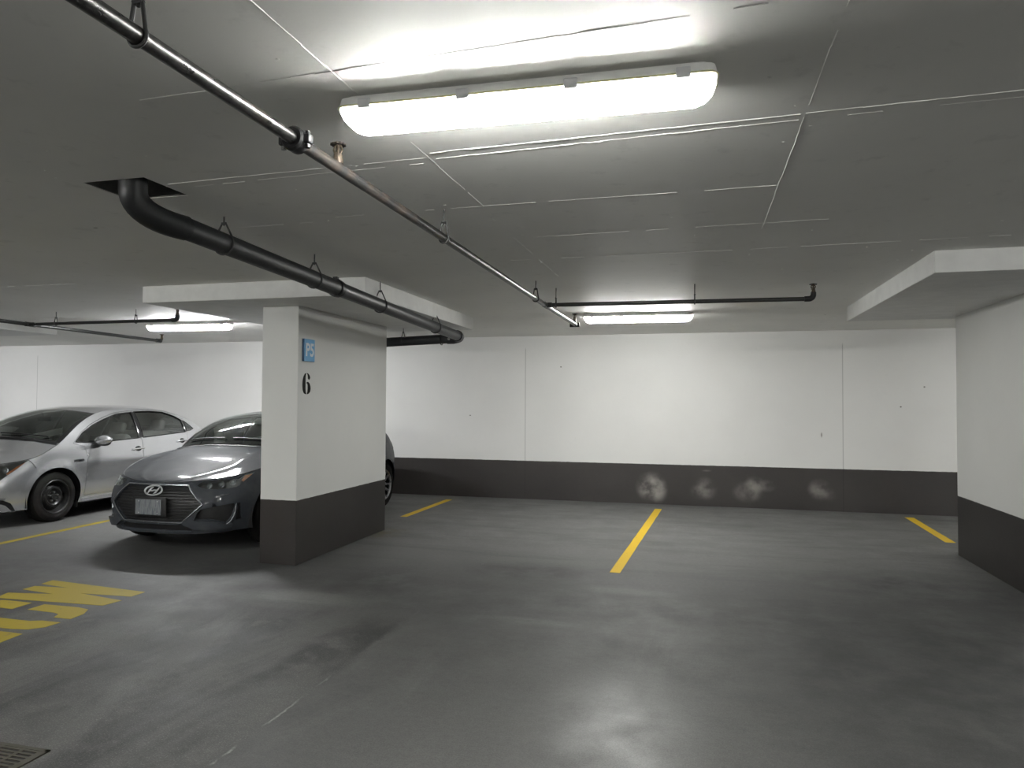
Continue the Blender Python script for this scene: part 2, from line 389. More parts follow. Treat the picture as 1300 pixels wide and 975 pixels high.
# ceiling slab with the square pipe opening and its form-board ridges
OX0, OX1, OY0, OY1 = -2.90, -2.54, 2.785, 3.09
b = MB()
xs = [X0, OX0, OX1, X1]; ys = [Y0, OY0, OY1, YW]
for i in range(3):
    for j in range(3):
        if i == 1 and j == 1: continue
        b.box(xs[i], xs[i+1], ys[j], ys[j+1], HC, HC+.22)
b.box(OX0-.02, OX1+.02, OY0-.02, OY1+.02, HC+.2, HC+.24, mi=1)
for (x0, x1, y0, y1) in ((OX0, OX0+.008, OY0, OY1), (OX1-.008, OX1, OY0, OY1), (OX0, OX1, OY0, OY0+.008), (OX0, OX1, OY1-.008, OY1)):
    b.box(x0, x1, y0, y1, HC+.004, HC+.21, mi=1)
rnd = random.Random(3)
def ridge(p, q, wd=.010, h=.006, gaps=0.0):
    wd *= .6; h *= .45
    p = Vector(p); q = Vector(q); L = (q-p).length; d = (q-p)/L; nrm = Vector((-d.y, d.x)); t = 0.0
    while t < L:
        st = min(rnd.uniform(.04, .14), L-t)
        if rnd.random() > gaps:
            ww = wd*rnd.uniform(.5, 1.25)/2; hh = h*rnd.uniform(.5, 1.3); of = rnd.uniform(-.002, .002)
            a_ = p+d*t+nrm*of; c_ = p+d*(t+st+.002)+nrm*of
            b.add([(a_.x-nrm.x*ww, a_.y-nrm.y*ww, HC+.001), (a_.x+nrm.x*ww, a_.y+nrm.y*ww, HC+.001), (c_.x+nrm.x*ww, c_.y+nrm.y*ww, HC+.001), (c_.x-nrm.x*ww, c_.y-nrm.y*ww, HC+.001), (a_.x, a_.y, HC-hh), (c_.x, c_.y, HC-hh)],
                  [(0, 4, 5, 3), (1, 2, 5, 4), (0, 1, 4), (2, 3, 5)])
        t += st
ridge((-1.17, -2), (-1.12, 3.63), .010, .005, .1); ridge((.40, -2), (.372, 4.5), .010, .005, .1)
ridge((-1.15, 3.64), (-1.13, 6.2), .006, .003, .5)
ridge((-1.10, 2.80), (.36, 2.745), .012, .008); ridge((-1.10, 2.875), (.36, 2.80), .010, .006)
ridge((-2.50, 2.90), (-1.13, 2.85), .010, .005, .1); ridge((-2.4, 2.965), (-1.13, 2.915), .008, .004, .2)
ridge((.38, 2.74), (2.4, 2.66), .010, .005, .15); ridge((.39, 2.80), (1.9, 2.74), .007, .003, .3)
ridge((-1.9, 2.06), (2.2, 1.86), .009, .004, .3)
ridge((-2.1, 3.66), (-1.13, 3.637), .006, .003, .3); ridge((-1.13, 3.637), (.37, 3.622), .007, .004, .15)
ridge((-1.0, 4.40), (.72, 4.36), .006, .003, .15)
ridge((-1.35, 5.09), (.36, 5.095), .006, .003, .3); ridge((.36, 5.09), (2.3, 5.025), .007, .004, .1)
ridge((-3.2, 3.75), (-2.2, 3.73), .005, .002, .5); ridge((-9, 5.2), (-5.4, 5.2), .008, .004, .3)
ridge((-9, 7.3), (-5.4, 7.4), .008, .004, .3)
for i in range(90):
    px_, py_ = rnd.uniform(-3.5, 3), rnd.uniform(1.4, 6)
    b.ball((px_, py_, HC+.001), rnd.uniform(.003, .009), rnd.uniform(.003, .007), rnd.uniform(.002, .005), nu=6, nv=4)
struct(b.build('ceiling', [M['ceiling'], M['hole_dark']], smooth=False, recalc=False))
# pillars with the dropped slabs over them
def pillar(name, x0, x1, y0, y1): return struct(MB().box(x0, x1, y0, y1, 0, HS+.02, bev=.006).build(name, M['pillar']))
pillar('pillar_center', -4.030, -3.644, 5.948, 7.905)
pillar('pillar_right', 2.563, 2.95, 6.12, 8.214)
pillar('pillar_left', -10.42, -10.03, 5.95, 7.9)
def slab(name, x0, x1, y0, y1, z0=HS): return struct(MB().box(x0, x1, y0, y1, z0, HC+.05, bev=.006).build(name, M['slab']))
slab('slab_center', -4.996, -2.733, 5.49, 8.476)
slab('slab_right', 1.573, 3.95, 5.438, 8.414)
slab('slab_left', -11.4, -9.22, 5.49, 8.476, 2.505)

# ------------------------------------------------------------------ fluorescent fixtures (origin on the ceiling, length along X)
def rrect(hx, hy, z, r, n=5):
    out = []
    for cx_, cy_, a0 in ((hx-r, hy-r, 0), (-hx+r, hy-r, 90), (-hx+r, -hy+r, 180), (hx-r, -hy+r, 270)):
        for k in range(n):
            an = math.radians(a0+90*k/(n-1)); out.append((cx_+r*math.cos(an), cy_+r*math.sin(an), z))
    return out
def loft_rings(b, rings, mi=0, cap0=False, cap1=False):
    n = len(rings[0]); vs_ = [p for r in rings for p in r]; fs_ = []
    for i in range(len(rings)-1):
        for k in range(n):
            k2 = (k+1) % n; fs_.append((i*n+k, i*n+k2, (i+1)*n+k2, (i+1)*n+k))
    if cap0: fs_.append(tuple(range(n-1, -1, -1)))
    if cap1: fs_.append(tuple((len(rings)-1)*n+k for k in range(n)))
    b.add(vs_, fs_, mi)
def make_lamp():
    t = thing('ceiling_lamp', 'x', 'ceiling lamp', (0, 0, HC), 'fluorescent ceiling lamps of the garage')
    b = MB(); loft_rings(b, [rrect(.60, .045, 0, .012), rrect(.60, .045, -.008, .012), rrect(.628, .064, -.012, .03), rrect(.635, .069, -.038, .034), rrect(.635, .069, -.042, .034), rrect(.626, .060, -.042, .03), rrect(.62, .052, -.018, .025)], cap0=True, cap1=True)
    b.build('housing', M['housing'], t)
    b = MB(); loft_rings(b, [rrect(.634, .066, -.041, .034), rrect(.632, .0645, -.054, .034), rrect(.622, .061, -.076, .032), rrect(.602, .054, -.096, .028), rrect(.580, .044, -.107, .022), rrect(.56, .03, -.110, .018)], cap1=True)
    b.build('lens', M['lens'], t)
    b = MB(); loft_rings(b, [rrect(.6365, .0695, -.038, .034), rrect(.6385, .0715, -.042, .034), rrect(.6365, .0695, -.046, .034)])
    b.build('lens_rim', M['lens_rim'], t)
    for y_ in (-.022, .022):
        tb = MB().tube([(-.575, y_, -.060), (.575, y_, -.060)], .013, 14).build('tube', M['tube'], t)
        for s in (-1, 1): MB().box(s*.60-.018, s*.60+.018, y_-.015, y_+.015, -.076, -.024, bev=.003).build('socket', M['housing'], tb)
    for x_ in (-.53, -.18, .18, .53):
        for s in (-1, 1): MB().box(x_-.022, x_+.022, s*.068-.006, s*.068+.006, -.055, -.022, bev=.003).build('latch', M['latch'], t)
    return t
lamp = make_lamp()
LAMPS = [(-.575, 2.275, .03, 'long fluorescent lamp glowing on the ceiling, the largest and nearest one'),
         (-.69, 8.42, .05, 'glowing fluorescent lamp on the ceiling by the far white wall, beyond the thin branch pipe'),
         (-6.63, 8.13, .05, 'glowing fluorescent lamp on the ceiling above the two parked cars'),
         (-6.75, 2.2, .03, 'fluorescent lamp over the driving lane in front of the parked cars, out of frame'),
         (5.6, 2.3, .03, 'fluorescent lamp over the driving lane beyond the right pillar, out of frame'),
         (5.6, 8.4, .03, 'fluorescent lamp behind the right pillar, hidden from view'),
         (-.6, -4.0, .03, 'fluorescent lamp over the bays behind the viewer, out of frame'),
         (-6.7, -4.0, .03, 'fluorescent lamp over the bays behind the viewer on the car side, out of frame'),
         (-12.8, 8.1, .03, 'fluorescent lamp beyond the far left dropped slab, out of frame'),
         (-4.3, .5, .03, 'added fluorescent fill lamp over the lane, left of the viewer, out of frame'),  # added to brighten the left ceiling and the pillar front
         (2.7, .7, .03, 'added fluorescent fill lamp over the lane, right of the viewer, out of frame')]  # added to brighten the ceiling on the right
for i, (x_, y_, rz, l_) in enumerate(LAMPS):
    o = lamp if i == 0 else copy_tree(lamp)
    o.location = (x_, y_, HC); o.rotation_euler.z = rz; o['label'] = l_
    LAMPS[i] = o
for i, mt in ((0, 'tube_old'), (2, 'tube_new'), (8, 'tube_new')):
    for ch in LAMPS[i].children:
        if ch.name.startswith('tube'): ch.material_slots[0].link = 'OBJECT'; ch.material_slots[0].material = M[mt]

# ------------------------------------------------------------------ pipes
def hanger(parent, base, p, d, r, apex, mt='rod', name='hanger'):
    """ring round the pipe, an inverted V and a threaded rod up to the slab"""
    p = Vector(p); d = Vector(d).normalized(); side = Vector((0, 0, 1)).cross(d).normalized(); upv = d.cross(side).normalized()
    b = MB(); R = r+.004
    pts = [p+side*R*math.cos(math.radians(a_))+upv*R*math.sin(math.radians(a_)) for a_ in range(150, 391, 15)]
    ap = p+Vector((0, 0, apex))
    pts = [ap-side*.012]+pts+[ap+side*.012]
    b.tube(pts, .0055, 8)
    b.tube([ap-side*.014, ap+side*.014], .008, 8)
    h = b.build(name, M[mt], parent); rel(h, base)
    rb = MB().tube([ap-Vector((0, 0, .012)), Vector((ap.x, ap.y, HC+.01))], .005, 8).build('rod', M[mt], h); rel(rb, base)
    return h
def sprinkler(parent, base, x_, y_, z0, mt='bronze'):
    """upright sprinkler head standing on a pipe"""
    T = Matrix.Translation((x_, y_, z0)); b = MB()
    b.lathe([(0, 0), (.020, 0), (.020, .018), (.016, .02), (.017, .034), (.010, .036), (.010, .040), (0, .040)], 12, mat=T)
    for s in (-1, 1): b.tube([(x_+s*.010, y_, z0+.038), (x_+s*.017, y_, z0+.052), (x_+s*.012, y_, z0+.066), (x_+s*.002, y_, z0+.074)], .0055, 6)
    b.tube([(x_, y_, z0+.038), (x_, y_, z0+.070)], .007, 8)
    h = b.build('sprinkler_head', M['brass'], parent); rel(h, base)
    d = MB(); n = 24; prof = []
    ring = lambda r, z: [(x_+(r if k % 2 else r*.86)*math.cos(2*math.pi*k/n), y_+(r if k % 2 else r*.86)*math.sin(2*math.pi*k/n), z0+z) for k in range(n)]
    loft_rings(d, [ring(.006, .082), ring(.030, .077), ring(.032, .073), ring(.030, .070), ring(.006, .074)], cap0=True, cap1=True)
    rel(d.build('deflector', M[mt], h), base); return h
def arc(c, r, ax, ay, a0, a1, n=10):
    c = Vector(c); ax = Vector(ax); ay = Vector(ay)
    return [c+ax*r*math.cos(math.radians(a0+(a1-a0)*k/n))+ay*r*math.sin(math.radians(a0+(a1-a0)*k/n)) for k in range(n+1)]
def coupling(parent, base, p, d, r, mt='iron', name='coupling'):
    p = Vector(p); d = Vector(d).normalized(); q = Vector((0, 0, 1)).rotation_difference(d); T = Matrix.Translation(p) @ q.to_matrix().to_4x4()
    b = MB(); b.lathe([(r-.002, -.028), (r+.014, -.030), (r+.020, -.022), (r+.020, .022), (r+.014, .030), (r-.002, .028)], 24, mat=T)
    side = Vector((0, 0, 1)).cross(d).normalized()
    for s in (-1, 1):
        c_ = p+side*s*(r+.022)
        b.box(c_.x-.015, c_.x+.015, c_.y-.016, c_.y+.016, c_.z-.016, c_.z+.016, bev=.005)
    cp = b.build(name, M[mt], parent); rel(cp, base)
    for s in (-1, 1):
        c_ = p+side*s*(r+.024)
        k_ = MB().tube([c_+Vector((0, 0, -.030)), c_+Vector((0, 0, .026))], .006, 8)
        k_.tube([c_+Vector((0, 0, .016)), c_+Vector((0, 0, .028))], .010, 6); k_.tube([c_+Vector((0, 0, -.030)), c_+Vector((0, 0, -.018))], .010, 6)
        rel(k_.build('bolt', M['bolt'] if s > 0 else M['iron'], cp), base)
    return cp
# main sprinkler pipe with its branch
ZP = 2.44; mx_at = lambda y_: -1.338-.006*(y_-1.3)
bs = Vector((-1.34, 2.0, ZP))
t = thing('sprinkler_pipe', 'long grey steel sprinkler pipe running diagonally under the ceiling beside the big lamp', 'pipe', bs, 'sprinkler pipes under the ceiling')
PR = .0225
def run(y0, y1, mt, n=12):
    return rel(MB().tube([(mx_at(y0+(y1-y0)*k/n), y0+(y1-y0)*k/n, ZP) for k in range(n+1)], PR, 18).build('pipe_run', M[mt], t), bs)
run(-6.0, 2.15, 'pipe'); run(2.15, 3.25, 'pipe_rust'); run(3.25, 8.09, 'pipe')
coupling(t, bs, (mx_at(2.16), 2.16, ZP), (-.006, 1, 0), PR)
for y_ in (1.44, 3.66, 6.0, -1.5): hanger(t, bs, (mx_at(y_), y_, ZP), (-.006, 1, 0), PR, .085)
sprinkler(t, bs, mx_at(2.46), 2.46, ZP+.018)
BR = .0185
by = lambda x_: 6.42+.048*(x_+1.37)
e0 = Vector((.93, by(.93), ZP))
pts = [Vector((mx_at(6.42), 6.42, ZP)), Vector((-.5, by(-.5), ZP)), Vector((.3, by(.3), ZP)), e0-Vector((.03, 0, 0))]
rel(MB().tube(pts, BR, 14).build('branch_pipe', M['pipe_far'], t), bs)
rel(MB().tube([e0-Vector((.045, 0, 0))]+arc(e0+Vector((0, 0, .035))-Vector((.01, 0, 0)), .035, (1, 0, 0), (0, 0, 1), -90, 0, 8)+[e0+Vector((.025, 0, .055))], BR+.006, 14).build('elbow', M['iron'], t), bs)
sprinkler(t, bs, e0.x+.025, e0.y, ZP+.05, 'iron')
c_ = MB().tube([(mx_at(6.36), 6.36, ZP), (mx_at(6.5), 6.5, ZP)], PR+.004, 16); c_.tube([(mx_at(6.42), 6.42, ZP), (mx_at(6.42)+.06, 6.423, ZP)], BR+.006, 14)
rel(c_.build('tee', M['pipe_far'], t), bs)
for x_ in (-.03, -1.27): hanger(t, bs, (x_, by(x_), ZP), (1, .048, 0), BR, .06)
ye = 8.09
c_ = MB().tube([(mx_at(ye-.05), ye-.05, ZP), (mx_at(ye), ye+.03, ZP)], PR+.006, 14); c_.tube([(mx_at(ye), ye, ZP), (mx_at(ye), ye, ZP+.05)], .018, 12)
for s in (-1, 1): c_.box(mx_at(ye)+s*.045-.012, mx_at(ye)+s*.045+.012, ye-.012, ye+.012, ZP-.03, ZP+.02, bev=.004)
c_.box(mx_at(ye)-.05, mx_at(ye)+.05, ye-.01, ye+.01, ZP-.03, ZP-.01, bev=.004)
rel(c_.build('end_fitting', M['iron'], t), bs)
sprinkler(t, bs, mx_at(ye), ye, ZP+.045, 'iron')
# sprinkler pipe over the cars
bs = Vector((-7.9, 6.8, 2.455)); ZP2 = 2.455
t = thing('sprinkler_pipe', 'thin dark sprinkler pipe forking under the ceiling at the far left, above the silver car', 'pipe', bs, 'sprinkler pipes under the ceiling')
lx = lambda y_: -7.83-.068*(y_-6.4)
rel(MB().tube([(lx(-4)-.3, -4, ZP2), (lx(3), 3, ZP2), (lx(6.4), 6.4, ZP2), (lx(9.15), 9.15, ZP2)], .0225, 14).build('pipe_run', M['pipe_far'], t), bs)
ey = 6.84; ex = -5.75
rel(MB().tube([(lx(ey), ey, ZP2), (-6.8, ey-.01, ZP2), (ex-.03, ey-.02, ZP2)], .019, 12).build('branch_pipe', M['pipe_far'], t), bs)
rel(MB().tube([(lx(ey-.06), ey-.06, ZP2), (lx(ey+.08), ey+.08, ZP2)], .028, 14).tube([(lx(ey), ey, ZP2), (lx(ey)+.08, ey, ZP2)], .025, 12).build('tee', M['pipe_far'], t), bs)
e0 = Vector((ex, ey-.02, ZP2))
rel(MB().tube([e0-Vector((.045, 0, 0))]+arc(e0+Vector((-.01, 0, .035)), .035, (1, 0, 0), (0, 0, 1), -90, 0, 8)+[e0+Vector((.025, 0, .055))], .025, 12).build('elbow', M['iron'], t), bs)
sprinkler(t, bs, ex+.025, ey-.02, ZP2+.05, 'iron')
rel(MB().tube([(lx(9.1), 9.1, ZP2), (lx(9.2), 9.2, ZP2)], .029, 12).tube([(lx(9.16), 9.16, ZP2), (lx(9.16)+.05, 9.16, ZP2+.02)], .02, 12).build('end_fitting', M['iron'], t), bs)
sprinkler(t, bs, lx(9.16)+.05, 9.16, ZP2+.02, 'iron')
for x_ in (-6.3, -7.45): hanger(t, bs, (x_, ey-.01, ZP2), (1, 0, 0), .019, .07)
# black drain pipe
D0 = Vector((-2.615, 2.91, 2.457)); D1 = Vector((-2.775, 8.03, 2.325)); dd = (D1-D0).normalized(); DR = .060
bs = Vector((-2.6, 5.0, 2.4))
t = thing('drain_pipe', 'thick black plastic drain pipe dropping from a square ceiling hole and running past the pillar', 'pipe', bs)
RX, RY = -2.665, 2.855
p0 = Vector((RX, RY, HC-.03)); p1 = Vector((RX, RY, 2.44)); p2 = D0+dd*.26
rise = [Vector((RX, RY, HC+.18)), Vector((RX, RY, HC+.02))]
bend = [p0*(1-u)**2+p1*2*u*(1-u)+p2*u*u for u in [k/12 for k in range(13)]]
dq = lambda f_: D0+(D1-D0)*f_
yf = lambda y_: (y_-D0.y)/(D1.y-D0.y)
rel(MB().tube(rise+bend, DR+.005, 24).build('elbow', M['drain'], t), bs)
rel(MB().tube([bend[-1]-dd*.04, dq(yf(4.9))], DR, 24).build('pipe_run', M['drain'], t), bs)
rel(MB().tube([dq(yf(4.88)), D1-dd*.02], DR-.003, 24).build('pipe_run', M['drain_grey'], t), bs)
cq = dq(yf(4.9)); q_ = Vector((0, 0, 1)).rotation_difference(dd); T = Matrix.Translation(cq) @ q_.to_matrix().to_4x4()
rel(MB().lathe([(DR-.004, -.03), (DR+.006, -.03), (DR+.007, .03), (DR-.004, .03)], 28, mat=T).lathe([(DR+.004, -.022), (DR+.0095, -.022), (DR+.0095, -.010), (DR+.004, -.010)], 28, mat=T).box(-.02, .02, -.085, -.06, -.028, 0, bev=.004, mat=T).build('coupling', M['iron'], t), bs)
for y_ in (3.5, 4.55, 5.72, 7.2): hanger(t, bs, dq(yf(y_)), dd, DR, .115 if y_ < 5 else .125)
lz = 2.305
turn = [D1-dd*.05, D1+dd*.0]+[D1+Vector((-.085*(1-math.cos(math.radians(a_))), .085*math.sin(math.radians(a_)), -.02*a_/90)) for a_ in range(15, 91, 15)]
turn.append(turn[-1]+Vector((-.08, 0, 0)))
rel(MB().tube(turn, DR+.006, 24).build('elbow', M['drain_grey'], t), bs)
lat0 = turn[-1]+Vector((.04, 0, 0))
rel(MB().tube([lat0, Vector((-3.75, lat0.y+.01, lz-.03))]+arc((-3.75, lat0.y+.01, lz+.06), .09, (-1, 0, 0), (0, 0, -1), 90, 0, 6)+[Vector((-3.84, lat0.y+.01, HS+.01))], DR-.003, 20).build('lateral_pipe', M['drain_grey'], t), bs)
for x_ in (-3.02, -3.52): hanger(t, bs, (x_, lat0.y+.003, lz-.01), (1, 0, 0), DR-.001, .10)
rel(MB().ball((-2.86, D1.y-.10, lz-.02), .016, .012, .016).build('cleanout_plug', M['bolt'], t), bs)

# ------------------------------------------------------------------ painted markings on the floor
def stripe(x0, y0, x1, y1, wd, label, mt='yellow'):
    d = (Vector((x1, y1))-Vector((x0, y0))).normalized(); nrm = Vector((d.y, -d.x))*wd/2
    b = MB(); n = 24; rnd_ = random.Random(int(abs(x0)*100)); vs_ = []
    for k in range(n+1):
        p = Vector((x0, y0)).lerp(Vector((x1, y1)), k/n); j = 1+rnd_.uniform(-.05, .05)
        for s in (-1, 1):
            for h in (0, .0016): vs_.append((p.x+s*nrm.x*j, p.y+s*nrm.y*j, h))
    fs_ = []
    for k in range(n):
        a_ = k*4; c_ = a_+4
        fs_ += [(a_+1, c_+1, c_+3, a_+3), (a_, c_, c_+1, a_+1), (a_+2, a_+3, c_+3, c_+2)]
    fs_ += [(0, 1, 3, 2), (n*4, n*4+2, n*4+3, n*4+1)]
    b.add(vs_, fs_); o = b.build('parking_line', M[mt], smooth=False); rel(o, (x0, y0, 0)); o.location = (x0, y0, 0)
    return tag(o, label, 'parking line', 'yellow parking bay lines')
stripe(-3.82, 8.87, -3.80, 10.62, .10, 'yellow bay line on the floor just beyond the pillar with the black 6')
stripe(-.735, 6.50, -.563, 10.55, .095, 'yellow bay line in the middle of the empty floor, pointing at the white wall')
stripe(2.715, 8.93, 2.765, 10.74, .105, 'short yellow bay line beside the right-hand pillar')
stripe(-7.20, 5.3, -7.42, 10.5, .095, 'yellow bay line on the floor between the silver car and the grey car', 'yellow_old')
LET = {'letter_l': [[(3.22, 0), (3.39, 0), (3.39, 1.0), (3.22, 1.0)], [(3.41, -.01), (3.57, -.02), (3.74, .0), (3.745, .19), (3.41, .17)]],
 'letter_o': [[(4.0, -.03), (3.89, -.02), (3.82, .05), (3.80, .16), (3.80, .85), (3.82, .94), (3.89, 1.01), (4.0, 1.03), (4.0, .88), (3.975, .82), (3.97, .2), (4.0, .13)],
  [(4.08, 1.03), (4.2, 1.01), (4.30, .95), (4.33, .84), (4.325, .585), (4.16, .575), (4.165, .8), (4.15, .86), (4.08, .88)],
  [(4.18, .46), (4.32, .46), (4.325, .15), (4.30, .04), (4.2, -.02), (4.08, -.03), (4.08, .115), (4.15, .15), (4.17, .21)]],
 'letter_w': [[(4.36, .97), (4.50, 1.02), (4.565, .64), (4.61, 1.0), (4.72, 1.0), (4.745, .67), (4.79, 1.01), (4.91, 1.02), (4.81, 0), (4.67, .005), (4.64, .46), (4.56, -.01), (4.41, .02)]]}
t = thing('painted_word', 'large yellow stencilled lettering on the driving lane in front of the cars', 'floor lettering', (-4.8, 4.1, 0))
for nm, polys in LET.items():
    b = MB()
    for pl in polys: b.prism(pl, 0, .0016, lambda u, v, h: (-4.3-v*1.01+4.8, u-4.1, h))
    b.build(nm, M['yellow_old'], t, smooth=False)
# iron floor grate at the left corner
t = thing('floor_grate', 'rusty slotted iron drain grate set in the floor at the bottom left', 'drain grate', (-3.05, 2.27, 0))
b = MB(); g0, g1, h0, h1 = -.32, .30, -.27, .27
b.box(g0, g1, h0, h0+.02, 0, .006); b.box(g0, g1, h1-.02, h1, 0, .006); b.box(g0, g0+.02, h0, h1, 0, .006); b.box(g1-.02, g1, h0, h1, 0, .006)
b.build('frame', M['grate'], t, smooth=False)
b = MB()
for k in range(20): b.box(g0+.02, g1-.02, h0+.022+k*.0255, h0+.022+k*.0255+.0125, .0015, .005)
for x_ in (-.31, -.19, -.07, .05, .17, .262): b.box(x_, x_+.018, h0+.02, h1-.02, .0015, .0052)
b.build('bars', M['grate'], t, smooth=False)
MB().box(g0+.01, g1-.01, h0+.01, h1-.01, 0, .0012).build('pit', M['pit'], t, smooth=False)

# ------------------------------------------------------------------ level sign and number on the pillar
PX = -3.644
def text_mesh(name, s, size, depth, fn, mt, parent, bold=0.0):
    c = bpy.data.curves.new(name, 'FONT'); c.body = s; c.size = size; c.extrude = depth; c.offset = bold; c.align_x = 'CENTER'; c.align_y = 'CENTER'
    o = bpy.data.objects.new(name, c); COL.objects.link(o); dg = bpy.context.evaluated_depsgraph_get()
    me = bpy.data.meshes.new_from_object(o.evaluated_get(dg)); bpy.data.objects.remove(o)
    for q in me.vertices: q.co = Vector(fn(q.co.x, q.co.y, q.co.z))
    me.materials.clear(); me.materials.append(mt)
    o = bpy.data.objects.new(name, me); COL.objects.link(o); o.parent = parent; return o
t = thing('level_sign', 'small blue sign reading P5 in white on the pillar above the black 6', 'sign', (PX, 6.112, 2.028))
MB().box(0, .022, -.095, .095, -.108, .108, bev=.003).build('board', M['blue_edge'], t)
MB().box(.0215, .0232, -.093, .093, -.106, .106).build('face', M['blue'], t, smooth=False)
text_mesh('lettering', 'P5', .155, .0008, lambda u, v, h: (.0238+h, u*1.0+.004, v*1.12-.002), M['sign_white'], t, .004)
SIX = [[(.46, 1.0), (.28, .955), (.12, .82), (.02, .62), (.0, .42), (.04, .2), (.15, .07), (.30, .012), (.46, 0), (.46, .05), (.41, .10), (.385, .25), (.38, .5), (.385, .8), (.42, .93), (.46, .955)],
       [(.55, 1.0), (.72, .97), (.87, .89), (.94, .79), (.88, .71), (.76, .685), (.66, .74), (.64, .86), (.60, .93), (.55, .955)],
       [(.46, .50), (.54, .575), (.70, .585), (.86, .52), (.97, .40), (1.0, .26), (.95, .13), (.80, .035), (.56, 0), (.56, .05), (.62, .11), (.64, .28), (.63, .43), (.57, .515), (.50, .51)]]
b = MB()
for pl in SIX: b.prism(pl, 0, .0012, lambda u, v, h: (h, u*.150-.075, v*.205-.1025))
o = b.build('painted_number', M['black_paint'], smooth=False); o.location = (PX, 6.10, 1.708)
tag(o, 'black stencilled number 6 painted on the white pillar below the blue sign', 'painted number')

# ------------------------------------------------------------------ parked cars (local frame: x across, y back from the nose, z up)
# ---- car body surface: a = signed arc length round the plan outline from the nose centre, z = height
def pchip(xs, ys):
    n = len(xs); d = [(ys[i+1]-ys[i])/(xs[i+1]-xs[i]) for i in range(n-1)]
    m = [d[0]] + [0.0 if d[i-1]*d[i] <= 0 else 2*d[i-1]*d[i]/(d[i-1]+d[i]) for i in range(1, n-1)] + [d[-1]]
    def fn(x):
        if x <= xs[0]: return ys[0]
        if x >= xs[-1]: return ys[-1]
        i = 0
        while x > xs[i+1]: i += 1
        h = xs[i+1]-xs[i]; t = (x-xs[i])/h
        return ((1+2*t)*(1-t)**2*ys[i] + t*(1-t)**2*h*m[i] + t*t*(3-2*t)*ys[i+1] + t*t*(t-1)*h*m[i+1])
    return fn
def sstep(e0, e1, x):
    t = min(max((x-e0)/(e1-e0), 0.0), 1.0); return t*t*(3-2*t)
class CarSurf:
    def __init__(self, plan, kt, dsf, dsr, axles, zax, arch, L, crease=None):
        self.L = L; self.axles = axles; self.zax = zax; self.arch = arch; self.crease = crease
        self.kt = pchip(*zip(*kt)); self.dsf = pchip(*zip(*dsf)); self.dsr = pchip(*zip(*dsr))
        ext = [(-plan[1][0], plan[1][1])] + plan + [(-plan[-2][0], plan[-2][1])]
        pts = []
        for i in range(1, len(ext)-2):
            p0, p1, p2, p3 = ext[i-1:i+3]
            for k in range(24):
                u = k/24.0
                pts.append(tuple(0.5*(2*p1[j]+(p2[j]-p0[j])*u+(2*p0[j]-5*p1[j]+4*p2[j]-p3[j])*u*u+(3*p1[j]-p0[j]-3*p2[j]+p3[j])*u**3) for j in (0, 1)))
        pts.append(plan[-1])
        self.tab = pts; cum = [0.0]
        for i in range(1, len(pts)):
            cum.append(cum[-1]+math.hypot(pts[i][0]-pts[i-1][0], pts[i][1]-pts[i-1][1]))
        self.cum = cum; self.A = cum[-1]
    def C(self, a):
        a = min(max(a, 0.0), self.A)
        i = min(max(bisect.bisect_left(self.cum, a), 1), len(self.cum)-1)
        u = (a-self.cum[i-1])/(self.cum[i]-self.cum[i-1])
        p, q = self.tab[i-1], self.tab[i]
        return p[0]+(q[0]-p[0])*u, p[1]+(q[1]-p[1])*u
    def P(self, a, z):
        sg = -1.0 if a < 0 else 1.0
        t, s = self.C(abs(a))
        wf = 1-sstep(0.1, 1.0, s); wr = sstep(self.L-1.0, self.L-0.1, s)
        t2 = t*self.kt(z)
        if self.crease and 0.5 < s < self.L-0.3:
            zc, amp, wd = self.crease; zz = zc+0.03*(s-1.5)
            t2 += amp*math.exp(-((z-zz)/wd)**2)*sstep(0.5, 1.2, s)*(1-sstep(self.L-0.9, self.L-0.3, s))
        for ax in self.axles:
            r = math.hypot(s-ax, z-self.zax)
            t2 += 0.014*math.exp(-((r-self.arch)/0.055)**2) if z < 0.8 else 0.0
        return (sg*t2, s+wf*self.dsf(z)+wr*self.dsr(z), z)
    def N(self, a, z):
        e = 0.004
        p = self.P(a-e, z); q = self.P(a+e, z); r = self.P(a, z-e); w = self.P(a, z+e)
        u = [q[i]-p[i] for i in range(3)]; v = [w[i]-r[i] for i in range(3)]
        n = (u[1]*v[2]-u[2]*v[1], u[2]*v[0]-u[0]*v[2], u[0]*v[1]-u[1]*v[0])
        l = math.sqrt(sum(c*c for c in n)) or 1.0
        return tuple(c/l for c in n)
    def at(self, a, z, off=0.0):
        p = self.P(a, z)
        if not off: return p
        n = self.N(a, z); return tuple(p[i]+n[i]*off for i in range(3))
    def aS(self, s, z):            # arc coordinate on the side for a length position s
        lo, hi = 0.0, self.A
        for _ in range(40):
            m = (lo+hi)/2
            if self.P(m, z)[1] < s: lo = m
            else: hi = m
        return lo
    def aT(self, t, z):            # arc coordinate on the nose for a lateral position t
        lo, hi = 0.0, 0.62
        for _ in range(30):
            m = (lo+hi)/2
            if self.P(m, z)[0] < t: lo = m
            else: hi = m
        return lo
